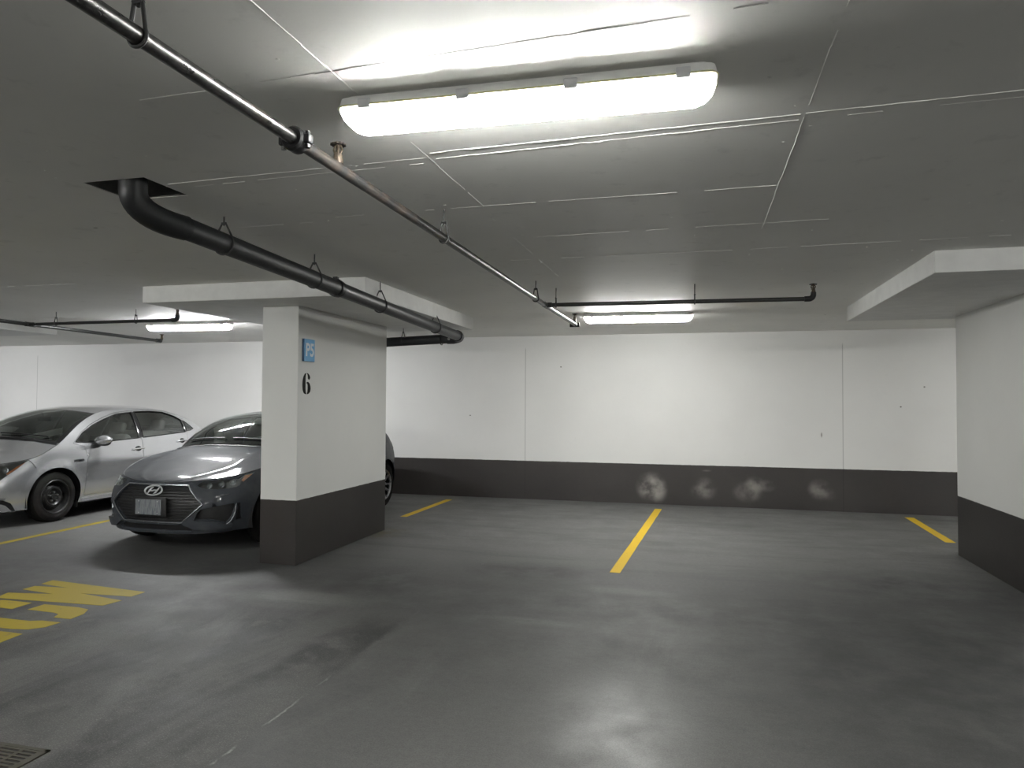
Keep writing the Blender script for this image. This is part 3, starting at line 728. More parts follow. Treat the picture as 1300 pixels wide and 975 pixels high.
HATCH = CarSurf(
    plan=[(0, 0), (.25, .012), (.45, .055), (.62, .145), (.75, .30), (.83, .52), (.872, .85), (.89, 1.3), (.892, 2.2), (.9, 3.0), (.905, 3.6), (.88, 3.92), (.78, 4.14), (.6, 4.24), (.3, 4.275), (0, 4.28)],
    kt=[(.12, .92), (.3, .975), (.5, 1.0), (.65, 1.0), (.8, .99), (.9, .97), (.97, .945), (1.05, .905), (1.2, .80), (1.32, .70), (1.42, .60)],
    dsf=[(.12, .12), (.22, .045), (.32, .01), (.45, .0), (.55, .015), (.64, .05), (.70, .10), (.78, .2), (.9, .35), (1.0, .5)],
    dsr=[(.2, -.05), (.4, 0), (.7, 0), (.9, -.06), (1.05, -.12), (1.4, -.5)],
    axles=(.87, 3.60), zax=.325, arch=.375, L=4.28, crease=(.66, .012, .08))
SEDAN = CarSurf(
    plan=[(0, 0), (.25, .015), (.45, .06), (.62, .16), (.75, .32), (.83, .54), (.868, .85), (.88, 1.3), (.885, 2.2), (.885, 3.0), (.88, 3.5), (.86, 3.9), (.78, 4.25), (.6, 4.38), (.3, 4.44), (0, 4.46)],
    kt=[(.12, .93), (.3, .975), (.5, 1.0), (.65, 1.0), (.8, .99), (.92, .97), (1.0, .94), (1.08, .905), (1.2, .83), (1.32, .74), (1.40, .66), (1.46, .58)],
    dsf=[(.12, .10), (.22, .03), (.35, .0), (.5, .01), (.62, .05), (.70, .11), (.8, .22), (.9, .35), (1.0, .5)],
    dsr=[(.2, -.06), (.4, 0), (.7, 0), (.9, -.05), (1.05, -.12), (1.4, -.5)],
    axles=(.97, 3.57), zax=.316, arch=.368, L=4.46, crease=(.70, .012, .10))
# ---- end of car body surface
def resample(poly, sp, closed=True):
    out = []; n = len(poly)
    for i in range(n if closed else n-1):
        p, q = poly[i], poly[(i+1) % n]; k = max(1, int(math.ceil(math.hypot(q[0]-p[0], q[1]-p[1])/sp)))
        for j in range(k): out.append((p[0]+(q[0]-p[0])*j/k, p[1]+(q[1]-p[1])*j/k))
    if not closed: out.append(poly[-1])
    return out
def inside(p, poly):
    c = False; n = len(poly); j = n-1; x_, y_ = p
    for i in range(n):
        xi, yi = poly[i]; xj, yj = poly[j]
        if (yi > y_) != (yj > y_) and x_ < (xj-xi)*(y_-yi)/(yj-yi)+xi: c = not c
        j = i
    return c
def curvy(poly, k=4):
    """closed Catmull-Rom through the corners"""
    out = []; n = len(poly)
    for i in range(n):
        p0, p1, p2, p3 = poly[i-1], poly[i], poly[(i+1) % n], poly[(i+2) % n]
        for j in range(k):
            u = j/k; out.append(tuple(0.5*(2*p1[q]+(p2[q]-p0[q])*u*.8+(2*p0[q]-5*p1[q]+4*p2[q]-p3[q])*u*u*.8+(3*p1[q]-p0[q]-3*p2[q]+p3[q])*u**3*.8)+.2*((p1[q]+(p2[q]-p1[q])*u)-0.5*2*p1[q])*1.0 if False else p1[q]+(p2[q]-p1[q])*u for q in (0, 1)))
    return out
def grow(poly, d):
    """move a counter-clockwise or clockwise polygon outwards by d"""
    n = len(poly); ar = sum(poly[i-1][0]*poly[i][1]-poly[i][0]*poly[i-1][1] for i in range(n)); sg = 1 if ar > 0 else -1; out = []
    for i in range(n):
        p, q, r = poly[i-1], poly[i], poly[(i+1) % n]
        e1 = Vector((q[0]-p[0], q[1]-p[1])).normalized(); e2 = Vector((r[0]-q[0], r[1]-q[1])).normalized()
        nn = Vector((e1.y+e2.y, -e1.x-e2.x))*sg
        if nn.length < 1e-6: nn = Vector((e1.y, -e1.x))*sg
        nn.normalize(); c = max(.45, nn.dot(Vector((e1.y, -e1.x))*sg))
        out.append((q[0]+nn.x*d/c, q[1]+nn.y*d/c))
    return out
def mirror(poly): return [(-a_, z_) for a_, z_ in poly]
def panel(b, S, outer, holes=(), off=0.0, sp=.035, mi=0):
    outer = resample(outer, sp); holes = [resample(h, sp) for h in holes]
    vs_ = []; es = []
    for lp in [outer]+holes:
        s0 = len(vs_); vs_ += [Vector(p) for p in lp]; es += [(s0+i, s0+(i+1) % len(lp)) for i in range(len(lp))]
    cell = {}
    for p in vs_: cell.setdefault((int(p.x//sp), int(p.y//sp)), []).append(p)
    a0 = min(p[0] for p in outer); a1 = max(p[0] for p in outer); z0 = min(p[1] for p in outer); z1 = max(p[1] for p in outer)
    na = int((a1-a0)/sp)+1; nz = int((z1-z0)/sp)+1
    for i in range(na+1):
        for j in range(nz+1):
            q = (a0+(i+.5*(j % 2))*sp, z0+j*sp)
            if not inside(q, outer) or any(inside(q, h) for h in holes): continue
            ci, cj = int(q[0]//sp), int(q[1]//sp)
            if any((p.x-q[0])**2+(p.y-q[1])**2 < (sp*.55)**2 for di in (-1, 0, 1) for dj in (-1, 0, 1) for p in cell.get((ci+di, cj+dj), ())): continue
            vs_.append(Vector(q))
    vo, eo, fo, *_ = delaunay_2d_cdt(vs_, es, [], 0, 1e-6)
    fs_ = []
    for f in fo:
        c_ = (sum(vo[i].x for i in f)/3, sum(vo[i].y for i in f)/3)
        if inside(c_, outer) and not any(inside(c_, h) for h in holes): fs_.append(tuple(f))
    return b.add([S.at(p.x, p.y, off) for p in vo], fs_, mi)
def ribbon(b, S, poly, o0, o1, sp=.03, mi=0):
    pl = resample(poly, sp); n = len(pl)
    vs_ = [S.at(p[0], p[1], o0) for p in pl]+[S.at(p[0], p[1], o1) for p in pl]
    return b.add(vs_, [(i, (i+1) % n, n+(i+1) % n, n+i) for i in range(n)], mi)
def crosslines(S, line, bow, crown, rows, nt=24, shape=None, tlim=1.0):
    """rows across the car between the left and right copies of the line (a, z)"""
    fa = pchip(list(range(len(line))), [p[0] for p in line]); fz = pchip(list(range(len(line))), [p[1] for p in line])
    out = []
    for i in range(rows+1):
        u = (len(line)-1)*i/rows; a_, z_ = fa(u), fz(u); t_, s_, _ = S.P(a_, z_)
        B = bow(a_); K = crown(a_); r = []
        for k in range(nt+1):
            ta = (-1+2*k/nt)*tlim; q = 1-abs(ta)**2.2
            r.append((t_*ta, s_-B*(1-ta*ta), z_+K*q+(shape(ta)*min(1, K/.03) if shape else 0)))
        out.append(r)
    return out
def grid_faces(b, rows, mi=0, edge=None):
    n = len(rows[0]); vs_ = [p for r in rows for p in r]; base = len(b.v); b.v += vs_
    for i in range(len(rows)-1):
        for k in range(n-1):
            b.f.append(tuple(base+q for q in (i*n+k, i*n+k+1, (i+1)*n+k+1, (i+1)*n+k)))
            b.m.append(mi if edge is None else edge(i, k, len(rows)-1, n-1))
    return b
def wheel(car, S, side, ax, t_out, R, wd, kind):
    T = Matrix.Translation((side*(t_out-wd/2), ax, S.zax)) @ Matrix.Rotation(side*math.pi/2, 4, 'Y')
    h = wd/2; rr = R*.665
    root = MB().lathe([(rr-.012, -h+.02), (rr+.004, -h+.008), (rr+.03, -h), (R-.045, -h+.002), (R-.012, -h+.018), (R-.002, -h+.04), (R, 0), (R-.002, h-.04), (R-.012, h-.018), (R-.045, h-.002), (rr+.03, h), (rr+.004, h-.008), (rr-.012, h-.02)], 48, mat=T)
    for d_ in (-.035, 0, .035): root.lathe([(R+.0005, d_-.004), (R-.006, d_), (R+.0005, d_+.004)], 48, mat=T)
    w_ = root.build('wheel', M['rubber'], car)
    b = MB()
    if kind == 'steel':
        b.lathe([(rr+.006, h-.012), (rr-.004, h-.004), (rr-.016, h-.012), (rr-.022, h-.05), (rr-.04, h-.075), (rr-.062, h-.066), (rr-.085, h-.035), (rr-.105, h-.030), (rr-.125, h-.05), (.045, h-.055), (.036, h-.035), (.03, h-.03), (0, h-.03)], 48, mat=T)
        b.build('rim', M['steel_wheel'], w_)
        for k in range(10):
            an = 2*math.pi*k/10; q = T @ Vector((math.cos(an)*(rr-.075), math.sin(an)*(rr-.075), h-.052))
            hb = MB().ball((0, 0, 0), .017, .011, .008, mat=Matrix.Translation(q) @ Matrix.Rotation(side*math.pi/2, 4, 'Y') @ Matrix.Rotation(an+math.pi/2, 4, 'Z'))
            hb.build('vent_hole', M['pit'], w_)
    else:
        b.lathe([(rr+.006, h-.012), (rr-.004, h-.004), (rr-.016, h-.012), (rr-.02, h-.10), (rr-.03, h-.14), (0, h-.15)], 48, mat=T, mi=1)
        b.lathe([(rr+.007, h-.012), (rr-.003, h-.003), (rr-.018, h-.010), (rr-.02, h-.03)], 48, mat=T)
        for k in range(5):
            for d_ in (-.13, .13):
                an = 2*math.pi*k/5; R2 = T @ Matrix.Rotation(an, 4, 'Z')
                p0 = Vector((.035, d_*.12, h-.045)); p1 = Vector((rr-.01, d_*.42, h-.016)); s_ = Vector((0, .014, 0)); u_ = Vector((0, 0, .022))
                vs_ = [p0-s_-u_, p0+s_-u_, p1+s_-u_, p1-s_-u_, p0-s_, p0+s_, p1+s_, p1-s_]
                b.add([R2 @ v for v in vs_], [(0, 3, 2, 1), (4, 5, 6, 7), (0, 1, 5, 4), (1, 2, 6, 5), (2, 3, 7, 6), (3, 0, 4, 7)])
        b.lathe([(.06, h-.07), (.055, h-.035), (.03, h-.028), (0, h-.028)], 24, mat=T)
        b.build('rim', [M['alloy'], M['gloss_black']], w_)
    for k in range(5):
        an = 2*math.pi*(k+.5)/5; q = T @ Vector((math.cos(an)*.056, math.sin(an)*.056, h-.05)); q2 = T @ Vector((math.cos(an)*.056, math.sin(an)*.056, h-.022))
        MB().tube([q, q2], .010, 6).build('lug_nut', M['bolt'], w_)
    return w_
def seat(car, x_, y_, z_, wd, rear=False):
    b = MB().box(x_-wd/2, x_+wd/2, y_-.28, y_+.24, z_-.14, z_+.02, bev=.05)
    T = Matrix.Translation((x_, y_+.24, z_)) @ Matrix.Rotation(-.30, 4, 'X')
    b.box(-wd/2+.01, wd/2-.01, -.06, .07, -.08, .56, bev=.05, mat=T); s_ = b.build('seat', M['seat'], car)
    for dx in ((-.32, .32) if rear else (0,)):
        MB().box(dx-.12, dx+.12, -.045, .05, .58, .74, bev=.04, mat=T).tube([T @ Vector((dx, 0, .5)), T @ Vector((dx, 0, .62))], .012, 8).build('headrest', M['seat'], s_)
def build_car(name, label, cat_, cx_, y0_, S, q):
    t = thing(name, label, cat_, (cx_, y0_, 0)); pm = M[q['paint']]; top = q['top']
    fz0 = pchip([p[0] for p in top], [p[1] for p in top])
    kinks = [top[q['iA']][0], top[q['iD']][0]]
    def fz(a_):
        r_ = min([.22, a_+.02, max(0.0, S.A-a_)]+[abs(a_-kk) for kk in kinks])
        return sum(fz0(a_+r_*k/6)*(7-abs(k)) for k in range(-6, 7))/49
    A = S.A; iA = q['iA']; iR = q['iR']; iC = q['iC']; iD = q['iD']      # indices in top: A-pillar base, roof front, roof rear, rear glass base
    topd = [(a_, fz(a_)) for a_ in [A*k/170 for k in range(171)]]
    bot = [(0, q['zb'][0]), (.5, q['zb'][0]), (.8, q['zb'][1])]
    for ax in S.axles:
        R = S.arch; d0 = math.asin((S.zax-q['zb'][1])/R)
        for k in range(19):
            an = math.pi+d0-(math.pi+2*d0)*k/18
            z_ = S.zax+R*math.sin(an); s_ = ax+R*math.cos(an); bot.append((S.aS(s_, max(z_, .2)), z_))
    bot += [(A-.6, q['zb'][2]), (A, q['zb'][2])]
    half = topd+bot[::-1]
    outer = topd+bot[::-1]+mirror(bot)[1:]+mirror(topd)[::-1][:-1]
    doors = q['doors']; wins = q['windows']; cuts = q['cuts']; ccuts = q['center_cuts']
    holes = list(ccuts)
    for h_ in [d['poly'] for d in doors]+[w_ for w_ in wins if not any(inside(w_[0], d['poly']) for d in doors)]+cuts: holes += [h_, mirror(h_)]
    b = MB(); panel(b, S, outer, holes)
    for h_ in ccuts: ribbon(b, S, h_, 0, -.035)
    for h_ in cuts:
        for m_ in (h_, mirror(h_)): ribbon(b, S, m_, 0, -.03)
    # fender lips
    b.build('body', pm, t, sharp=42)
    # dark liner behind the shut lines
    b = MB(); lb = [(a_, min(z_-.03, q['belt']-.02)) for a_, z_ in topd]
    panel(b, S, lb+bot[::-1]+mirror(bot)[1:]+mirror(lb)[::-1][:-1], ccuts+[c_ for h_ in cuts for c_ in (h_, mirror(h_))], off=-.014, sp=.07)
    b.box(-.60, .60, .35, S.L-.3, .17, .62, bev=.04); b.box(-.80, .80, S.axles[0]+.42, S.axles[1]-.42, .17, .34, bev=.03)
    for ax in S.axles:
        for sd in (-1, 1):
            n = 20; R = S.arch+.02; vs_ = []
            for k in range(n+1):
                an = math.radians(-15+210*k/n)
                for x_ in (.5, .84): vs_.append((sd*x_, ax+R*math.cos(an), S.zax+R*math.sin(an)))
            b.add(vs_, [(2*k, 2*k+1, 2*k+3, 2*k+2) for k in range(n)])
    b.build('underbody', M['black'], t)
    # hood, roof, deck
    bow = pchip(*zip(*q['bow'])); crown = pchip(*zip(*q['crown']))
    line = [(.015, fz(.015))]+[(a_, fz(a_)) for a_ in [top[iA][0]*k/14 for k in range(1, 15)]]
    hood = grid_faces(MB(), crosslines(S, line, bow, crown, 40, 32, q.get('hood_shape'))).build('hood', pm, t)
    gp = [S.at(a_, fz(a_)-.002, .0015) for a_ in [(.03+(top[iA][0]-.03)*k/40) for k in range(41)]]
    hb = MB().tube(gp, .003, 6); hb.tube([(-p[0], p[1], p[2]) for p in gp], .003, 6)
    hb.build('panel_gap', M['black'], hood)
    seg = lambda i0, i1, n: [(a_, fz(a_)) for a_ in [top[i0][0]+(top[i1][0]-top[i0][0])*k/n for k in range(n+1)]]
    grid_faces(MB(), crosslines(S, seg(iR, iC, 12), bow, crown, 24, 24)).build('roof', pm, t)
    if iD < len(top)-1:
        ln = seg(iD, len(top)-1, 12); ln[-1] = (A-.015, fz(A-.015))
        grid_faces(MB(), crosslines(S, ln, bow, crown, 24, 24)).build(q['deck'], pm, t)
    fr = lambda i, k, ni, nk: 1 if (k < 1 or k >= nk-1 or i >= ni-1 or i < 1) else 0
    ws = grid_faces(MB(), crosslines(S, seg(iA, iR, 12), bow, crown, 26, 30), edge=fr).build('windshield', [M[q['glass']], M['gloss_black']], t)
    grid_faces(MB(), crosslines(S, seg(iC, iD, 12), bow, crown, 20, 24), edge=fr).build('rear_window', [M['glass_dark'], M['gloss_black']], t)
    # wipers resting at the foot of the windshield
    row = crosslines(S, [(a_, fz(a_)) for a_ in [top[iA][0]+.05+.02*k for k in range(3)]], bow, crown, 2, 30)[1]
    for i0, i1 in ((2, 14), (15, 28)):
        MB().tube([Vector(row[i])+Vector((0, -.012, .012)) for i in range(i0, i1)], .008, 6).build('wiper', M['black'], t)
    MB().tube([Vector(p)+Vector((0, -.03, -.012)) for p in crosslines(S, [(a_, fz(a_)) for a_ in [top[iA][0]-.01, top[iA][0]]], bow, crown, 1, 30)[1]], .02, 8).build('cowl', M['black'], t)
    # doors with their windows and handles
    for d in doors:
        for sg in (1, -1):
            pl = grow(d['poly'], -.004); wn = [w_ for w_ in wins if inside((sum(p[0] for p in w_)/len(w_), sum(p[1] for p in w_)/len(w_)), d['poly'])]
            b = MB(); mm = (lambda p: p) if sg > 0 else mirror
            panel(b, S, mm(pl), [mm(w_) for w_ in wn], off=.001)
            ribbon(b, S, mm(pl), .001, -.012)
            do = b.build(d['name'], pm, t, sharp=42)
            for w_ in wn:
                panel(MB(), S, mm(grow(w_, .008)), off=-.010).build('window', M[q['side_glass']], do)
                trm = MB(); trm.tube([S.at(p[0], p[1], .0) for p in resample(mm(grow(w_, .006)), .04)], .008, 6, closed=True); trm.build('window_trim', M['gloss_black'], do)
            if d.get('handle'):
                ha, hz = d['handle']; hm = MB()
                pts = [S.at(sg*(ha-.105), hz-.006, .004), S.at(sg*(ha-.085), hz-.003, .030), S.at(sg*ha, hz+.002, .036), S.at(sg*(ha+.085), hz+.006, .030), S.at(sg*(ha+.105), hz+.009, .004)]
                hm.tube(pts, [.012, .014, .013, .014, .012], 10); h_ = hm.build('door_handle', M[q['handle_mat']], do)
                cup = MB(); panel(cup, S, [(sg*(ha+.06*math.cos(k*math.pi/8)), hz+.005+.036*math.sin(k*math.pi/8)) for k in range(16)], off=.0025, sp=.02); cup.build('handle_cup', M['black'], h_)
    for w_ in wins:
        if not any(inside(w_[0], d['poly']) for d in doors):
            for sg in (1, -1): panel(MB(), S, grow(w_, .006) if sg > 0 else mirror(grow(w_, .006)), off=-.006).build('quarter_window', M[q['side_glass']], t)
    for pl in q.get('black', ()):
        for sg in (1, -1): panel(MB(), S, pl if sg > 0 else mirror(pl), off=.004).build('pillar_trim', M['gloss_black'], t)
    # sill strip
    for sg in (1, -1):
        a0 = S.aS(S.axles[0]+S.arch+.05, .24); a1 = S.aS(S.axles[1]-S.arch-.05, .24)
        sl = MB(); panel(sl, S, [(sg*a0, q['zb'][1]), (sg*a1, q['zb'][1]+.005), (sg*a1, q['zb'][1]+.055), (sg*a0, q['zb'][1]+.045)], off=.012, sp=.05); ribbon(sl, S, [(sg*a0, q['zb'][1]), (sg*a1, q['zb'][1]+.005), (sg*a1, q['zb'][1]+.055), (sg*a0, q['zb'][1]+.045)], .012, -.005); sl.build('sill', pm, t)
    # mirrors
    ma, mz = q['mirror']
    for sg in (1, -1):
        p = Vector(S.at(sg*ma, mz, 0)); ms = q.get('ms', 1.0); c_ = p+Vector((sg*.135*ms, -.01, .045))
        b = MB().ball((0, 0, 0), .142*ms, .075*ms, .066*ms, mat=Matrix.Translation(c_) @ Matrix.Rotation(sg*-.18, 4, 'Z') @ Matrix.Rotation(sg*-.08, 4, 'Y'))
        mo = b.build('side_mirror', pm, t)
        MB().tube([p+Vector((-sg*.02, .0, -.03)), p+Vector((sg*.05, -.01, -.03)), c_+Vector((-sg*.05, 0, -.05))], [.035, .03, .03], 10).ball(c_+Vector((0, .012, -.035)), .105*ms, .062*ms, .045*ms).build('mirror_base', M['black'], mo)
        MB().ball(c_+Vector((0, .062*ms, 0)), .10*ms, .016, .05*ms).build('mirror_glass', M['chrome'], mo)
    for ax in S.axles:
        for sg in (1, -1): wheel(t, S, sg, ax, q['t_out'], S.zax, q['tw'], q['wheel'])
    # cabin
    bz = q['belt']; cw = S.P(top[iA][0], fz(top[iA][0]))[1]
    b = MB().box(-.72, .72, cw-.05, cw+.38, bz-.30, bz+.005, bev=.05); dash = b.build('dashboard', M['seat'], t)
    ctr = Vector((.37, cw+.52, bz-.06)); T = Matrix.Translation(ctr) @ Matrix.Rotation(math.radians(-62), 4, 'X')
    sw = MB().tube([T @ Vector((.185*math.cos(k*math.pi/14), .185*math.sin(k*math.pi/14), 0)) for k in range(28)], .014, 8, closed=True)
    for an in (0, 180, 270): sw.tube([T @ Vector((0, 0, -.02)), T @ Vector((.18*math.cos(math.radians(an)), .18*math.sin(math.radians(an)), 0))], .014, 6)
    sw.tube([T @ Vector((0, 0, -.25)), T @ Vector((0, 0, 0))], .03, 8); sw.build('steering_wheel', M['black'], t)
    for x_ in (-.37, .37): seat(t, x_, cw+1.0, .50, .48)
    seat(t, 0, cw+1.85, .52, 1.15, True)
    rv = crosslines(S, [(a_, fz(a_)) for a_ in [top[iR][0]-.14, top[iR][0]-.12]], bow, crown, 1, 20)[0][10]
    MB().box(rv[0]-.115, rv[0]+.115, rv[1]+.05, rv[1]+.075, rv[2]-.12, rv[2]-.05, bev=.01).tube([Vector(rv)+Vector((0, .01, -.005)), Vector(rv)+Vector((0, .06, -.06))], .012, 8).build('rear_view_mirror', M['black'], t)
    return t
def lamp_unit(car, S, poly, bulbs, amber, sg):
    mm = (lambda p: p) if sg > 0 else mirror
    b = MB(); panel(b, S, mm(grow(poly, .004)), off=-.028, sp=.03); ho = b.build('headlight', M['lamp_dark'], car)
    for (a_, z_, r_) in bulbs:
        p = Vector(S.at(sg*a_, z_, -.022)); nrm = Vector(S.N(sg*a_, z_)); T = Matrix.Translation(p) @ Vector((0, 0, 1)).rotation_difference((nrm+Vector((0, -1.2, 0))).normalized()).to_matrix().to_4x4()
        MB().lathe([(r_+.010, 0), (r_+.010, .010), (r_, .012), (r_-.004, .004)], 20, mat=T).build('reflector_ring', M['satin'], ho)
        MB().ball((0, 0, 0), r_*.8, r_*.8, r_*.5, mat=T).build('projector', M['lamp_lens'], ho)
    if amber: panel(MB(), S, mm(amber), off=-.008, sp=.02).build('amber_marker', M['amber'], ho)
    panel(MB(), S, mm(poly), off=.0, sp=.03).build('lamp_cover', M['lamp_glass'], ho)
    return ho
sym = lambda h: h+[(-a_, z_) for a_, z_ in h[::-1]]
# --- dark grey hatchback
HX, HY = -5.32, 6.0
HEX = sym([(.36, .684), (.548, .502), (.352, .322)]); HEX = [(.36, .684), (.548, .502), (.352, .322), (-.352, .322), (-.548, .502), (-.36, .684)]
HL = [(.443, .681), (.470, .719), (.65, .731), (.821, .735), (.871, .778), (.987, .787), (.93, .738), (.896, .703), (.838, .656), (.65, .646), (.509, .656)]
FOG = [(.474, .358), (.531, .455), (.661, .479), (.847, .501), (.868, .47), (.846, .365), (.787, .303), (.646, .346)]
SLOT = [(.892, .497), (.918, .503), (.950, .325), (.885, .315), (.873, .34), (.890, .40)]
LOWI = [(.335, .300), (.46, .262), (.43, .224), (-.43, .224), (-.46, .262), (-.335, .300)]
hq = dict(paint='grey', glass='glass', side_glass='glass_dark', handle_mat='grey', wheel='alloy', t_out=.895, tw=.215, belt=.97, zb=(.205, .215, .26), deck='tailgate',
    top=[(0, .705), (.3, .713), (.47, .738), (.70, .755), (.85, .788), (1.0, .812), (1.2, .848), (1.5, .893), (1.8, .928), (2.0, .952), (2.15, 1.13), (2.37, 1.265), (2.70, 1.35), (3.0, 1.366), (3.5, 1.36), (3.9, 1.315), (4.2, 1.25), (4.45, 1.12), (4.65, 1.0), (4.8, .965), (5.15, .95), (HATCH.A, .94)],
    iA=9, iR=12, iC=15, iD=18,
    bow=[(0, 0), (.9, .0), (1.5, .06), (2.0, .19), (2.4, .16), (2.7, .11), (3.4, 0), (3.9, -.08), (4.65, -.12), (HATCH.A, 0)],
    crown=[(0, 0), (.4, .012), (1.0, .05), (2.0, .065), (2.7, .045), (3.4, .05), (4.0, .05), (4.65, .04), (HATCH.A, 0)],
    hood_shape=lambda u: .010*math.exp(-((abs(u)-.62)/.07)**2),
    doors=[dict(name='front_door', poly=[(1.985, .28), (2.0, .6), (2.03, .9), (2.03, .955), (2.12, 1.02), (2.19, 1.10), (2.38, 1.222), (2.68, 1.312), (3.2, 1.335), (3.25, .98), (3.25, .28)], handle=(3.08, .86)),
           dict(name='rear_door', poly=[(3.254, .28), (3.254, .98), (3.204, 1.335), (3.7, 1.315), (3.95, 1.25), (4.0, 1.05), (3.95, .85), (3.80, .68), (3.735, .5), (3.72, .28)])],
    windows=[[(2.10, .985), (2.22, 1.09), (2.42, 1.195), (2.70, 1.278), (3.15, 1.30), (3.19, 1.0)], [(3.28, 1.30), (3.66, 1.28), (3.88, 1.22), (3.93, 1.06), (3.27, 1.01)]],
    cuts=[HL, FOG, SLOT], center_cuts=[HEX, LOWI], mirror=(2.52, .985), ms=.8)
hatch = build_car('hatchback', 'dark grey hatchback parked nose out against the pillar with a wide black grille', 'car', HX, HY, HATCH, hq)
S = HATCH
g = panel(MB(), S, grow(HEX, .006), off=-.034).build('grille', M['black'], hatch)
for z_ in [.345+.030*k for k in range(11)]:
    w_ = (.352+(.548-.352)*(z_-.322)/.18 if z_ < .502 else .548-(.548-.36)*(z_-.502)/.182)-.012
    MB().tube([S.at(-w_+2*w_*k/24, z_, -.022) for k in range(25)], .0055, 6).build('slat', M['black'], g)
MB().tube([S.at(p[0], p[1], .002) for p in resample(HEX, .03)], .0085, 8, closed=True).build('grille_frame', M['satin'], g)
MB().box(-.20, .20, -.020, -.008, .385, .575, bev=.004).build('plate_holder', M['black'], g)
pl_ = MB().box(-.152, .152, -.004, .004, -.076, .076, bev=.003).build('number_plate', M['plate'], hatch); pl_.location = (0, -.028, .474)
for x_ in (-.11, .11):
    for z_ in (-.058, .058): MB().ball((x_, -.005, z_), .006, .003, .006).build('plate_screw', M['bolt'], pl_)
eb = MB(); E0 = .628
ep = lambda u, v, o=.008: S.at(u, E0+v, o)
eb.tube([ep(.100*math.cos(k*math.pi/20), .044*math.sin(k*math.pi/20)) for k in range(40)], .0085, 8, closed=True)
eb.tube([ep(-.058, -.030), ep(-.045, -.005), ep(-.030, .020), ep(-.012, .030)], [.004, .009, .009, .004], 8)
eb.tube([ep(.058, .030), ep(.045, .005), ep(.030, -.020), ep(.012, -.030)], [.004, .009, .009, .004], 8)
eb.tube([ep(-.042, .000), ep(-.015, -.004), ep(.015, .004), ep(.042, .000)], .008, 8)
eb.build('emblem', M['emblem'], hatch)
panel(MB(), S, grow(LOWI, .005), off=-.03).build('lower_intake', M['black'], hatch)
for sg in (1, -1):
    mm = (lambda p: p) if sg > 0 else mirror
    lamp_unit(hatch, S, HL, ((.56, .690, .020), (.672, .699, .021), (.775, .712, .024)), [(.868, .768), (.972, .780), (.926, .738), (.895, .708), (.862, .722)], sg)
    f_ = panel(MB(), S, mm(grow(FOG, .005)), off=-.03, sp=.03).build('fog_recess', M['black'], hatch)
    MB().tube([S.at(sg*a_, z_, .004) for a_, z_ in ((.872, .498), (.872, .44), (.858, .375), (.825, .318), (.77, .283), (.69, .258))], [.006, .010, .011, .011, .010, .006], 8).build('trim_fin', M['satin'], f_)
    panel(MB(), S, mm(grow(SLOT, .004)), off=-.03, sp=.03).build('air_slot', M['black'], hatch)
    MB().tube([S.at(sg*a_, z_, .003) for a_, z_ in ((.352, .322), (.40, .300), (.48, .266), (.58, .252), (.70, .246), (.84, .27))], [.007, .008, .009, .009, .008, .005], 8).build('bumper_edge', M['grey'], hatch)
    bl = mm([(.362, .326), (.515, .435), (.478, .352), (.645, .338), (.785, .296), (.835, .30), (.80, .262), (.69, .248), (.48, .266)])
    bb = panel(MB(), S, bl, off=.032, sp=.03); ribbon(bb, S, bl, .032, -.004); bb.build('bumper_blade', M['grey'], hatch, sharp=25)
    panel(MB(), S, mm([(4.62, .83), (4.68, .93), (5.0, .92), (5.1, .86), (4.9, .80)]), off=.004).build('tail_light', M['red'], hatch)
    MB().tube([S.at(sg*a_, z_, .004) for a_, z_ in ((.70, .585), (.78, .592))], .003, 6).build('bumper_chip', M['chrome'], hatch)
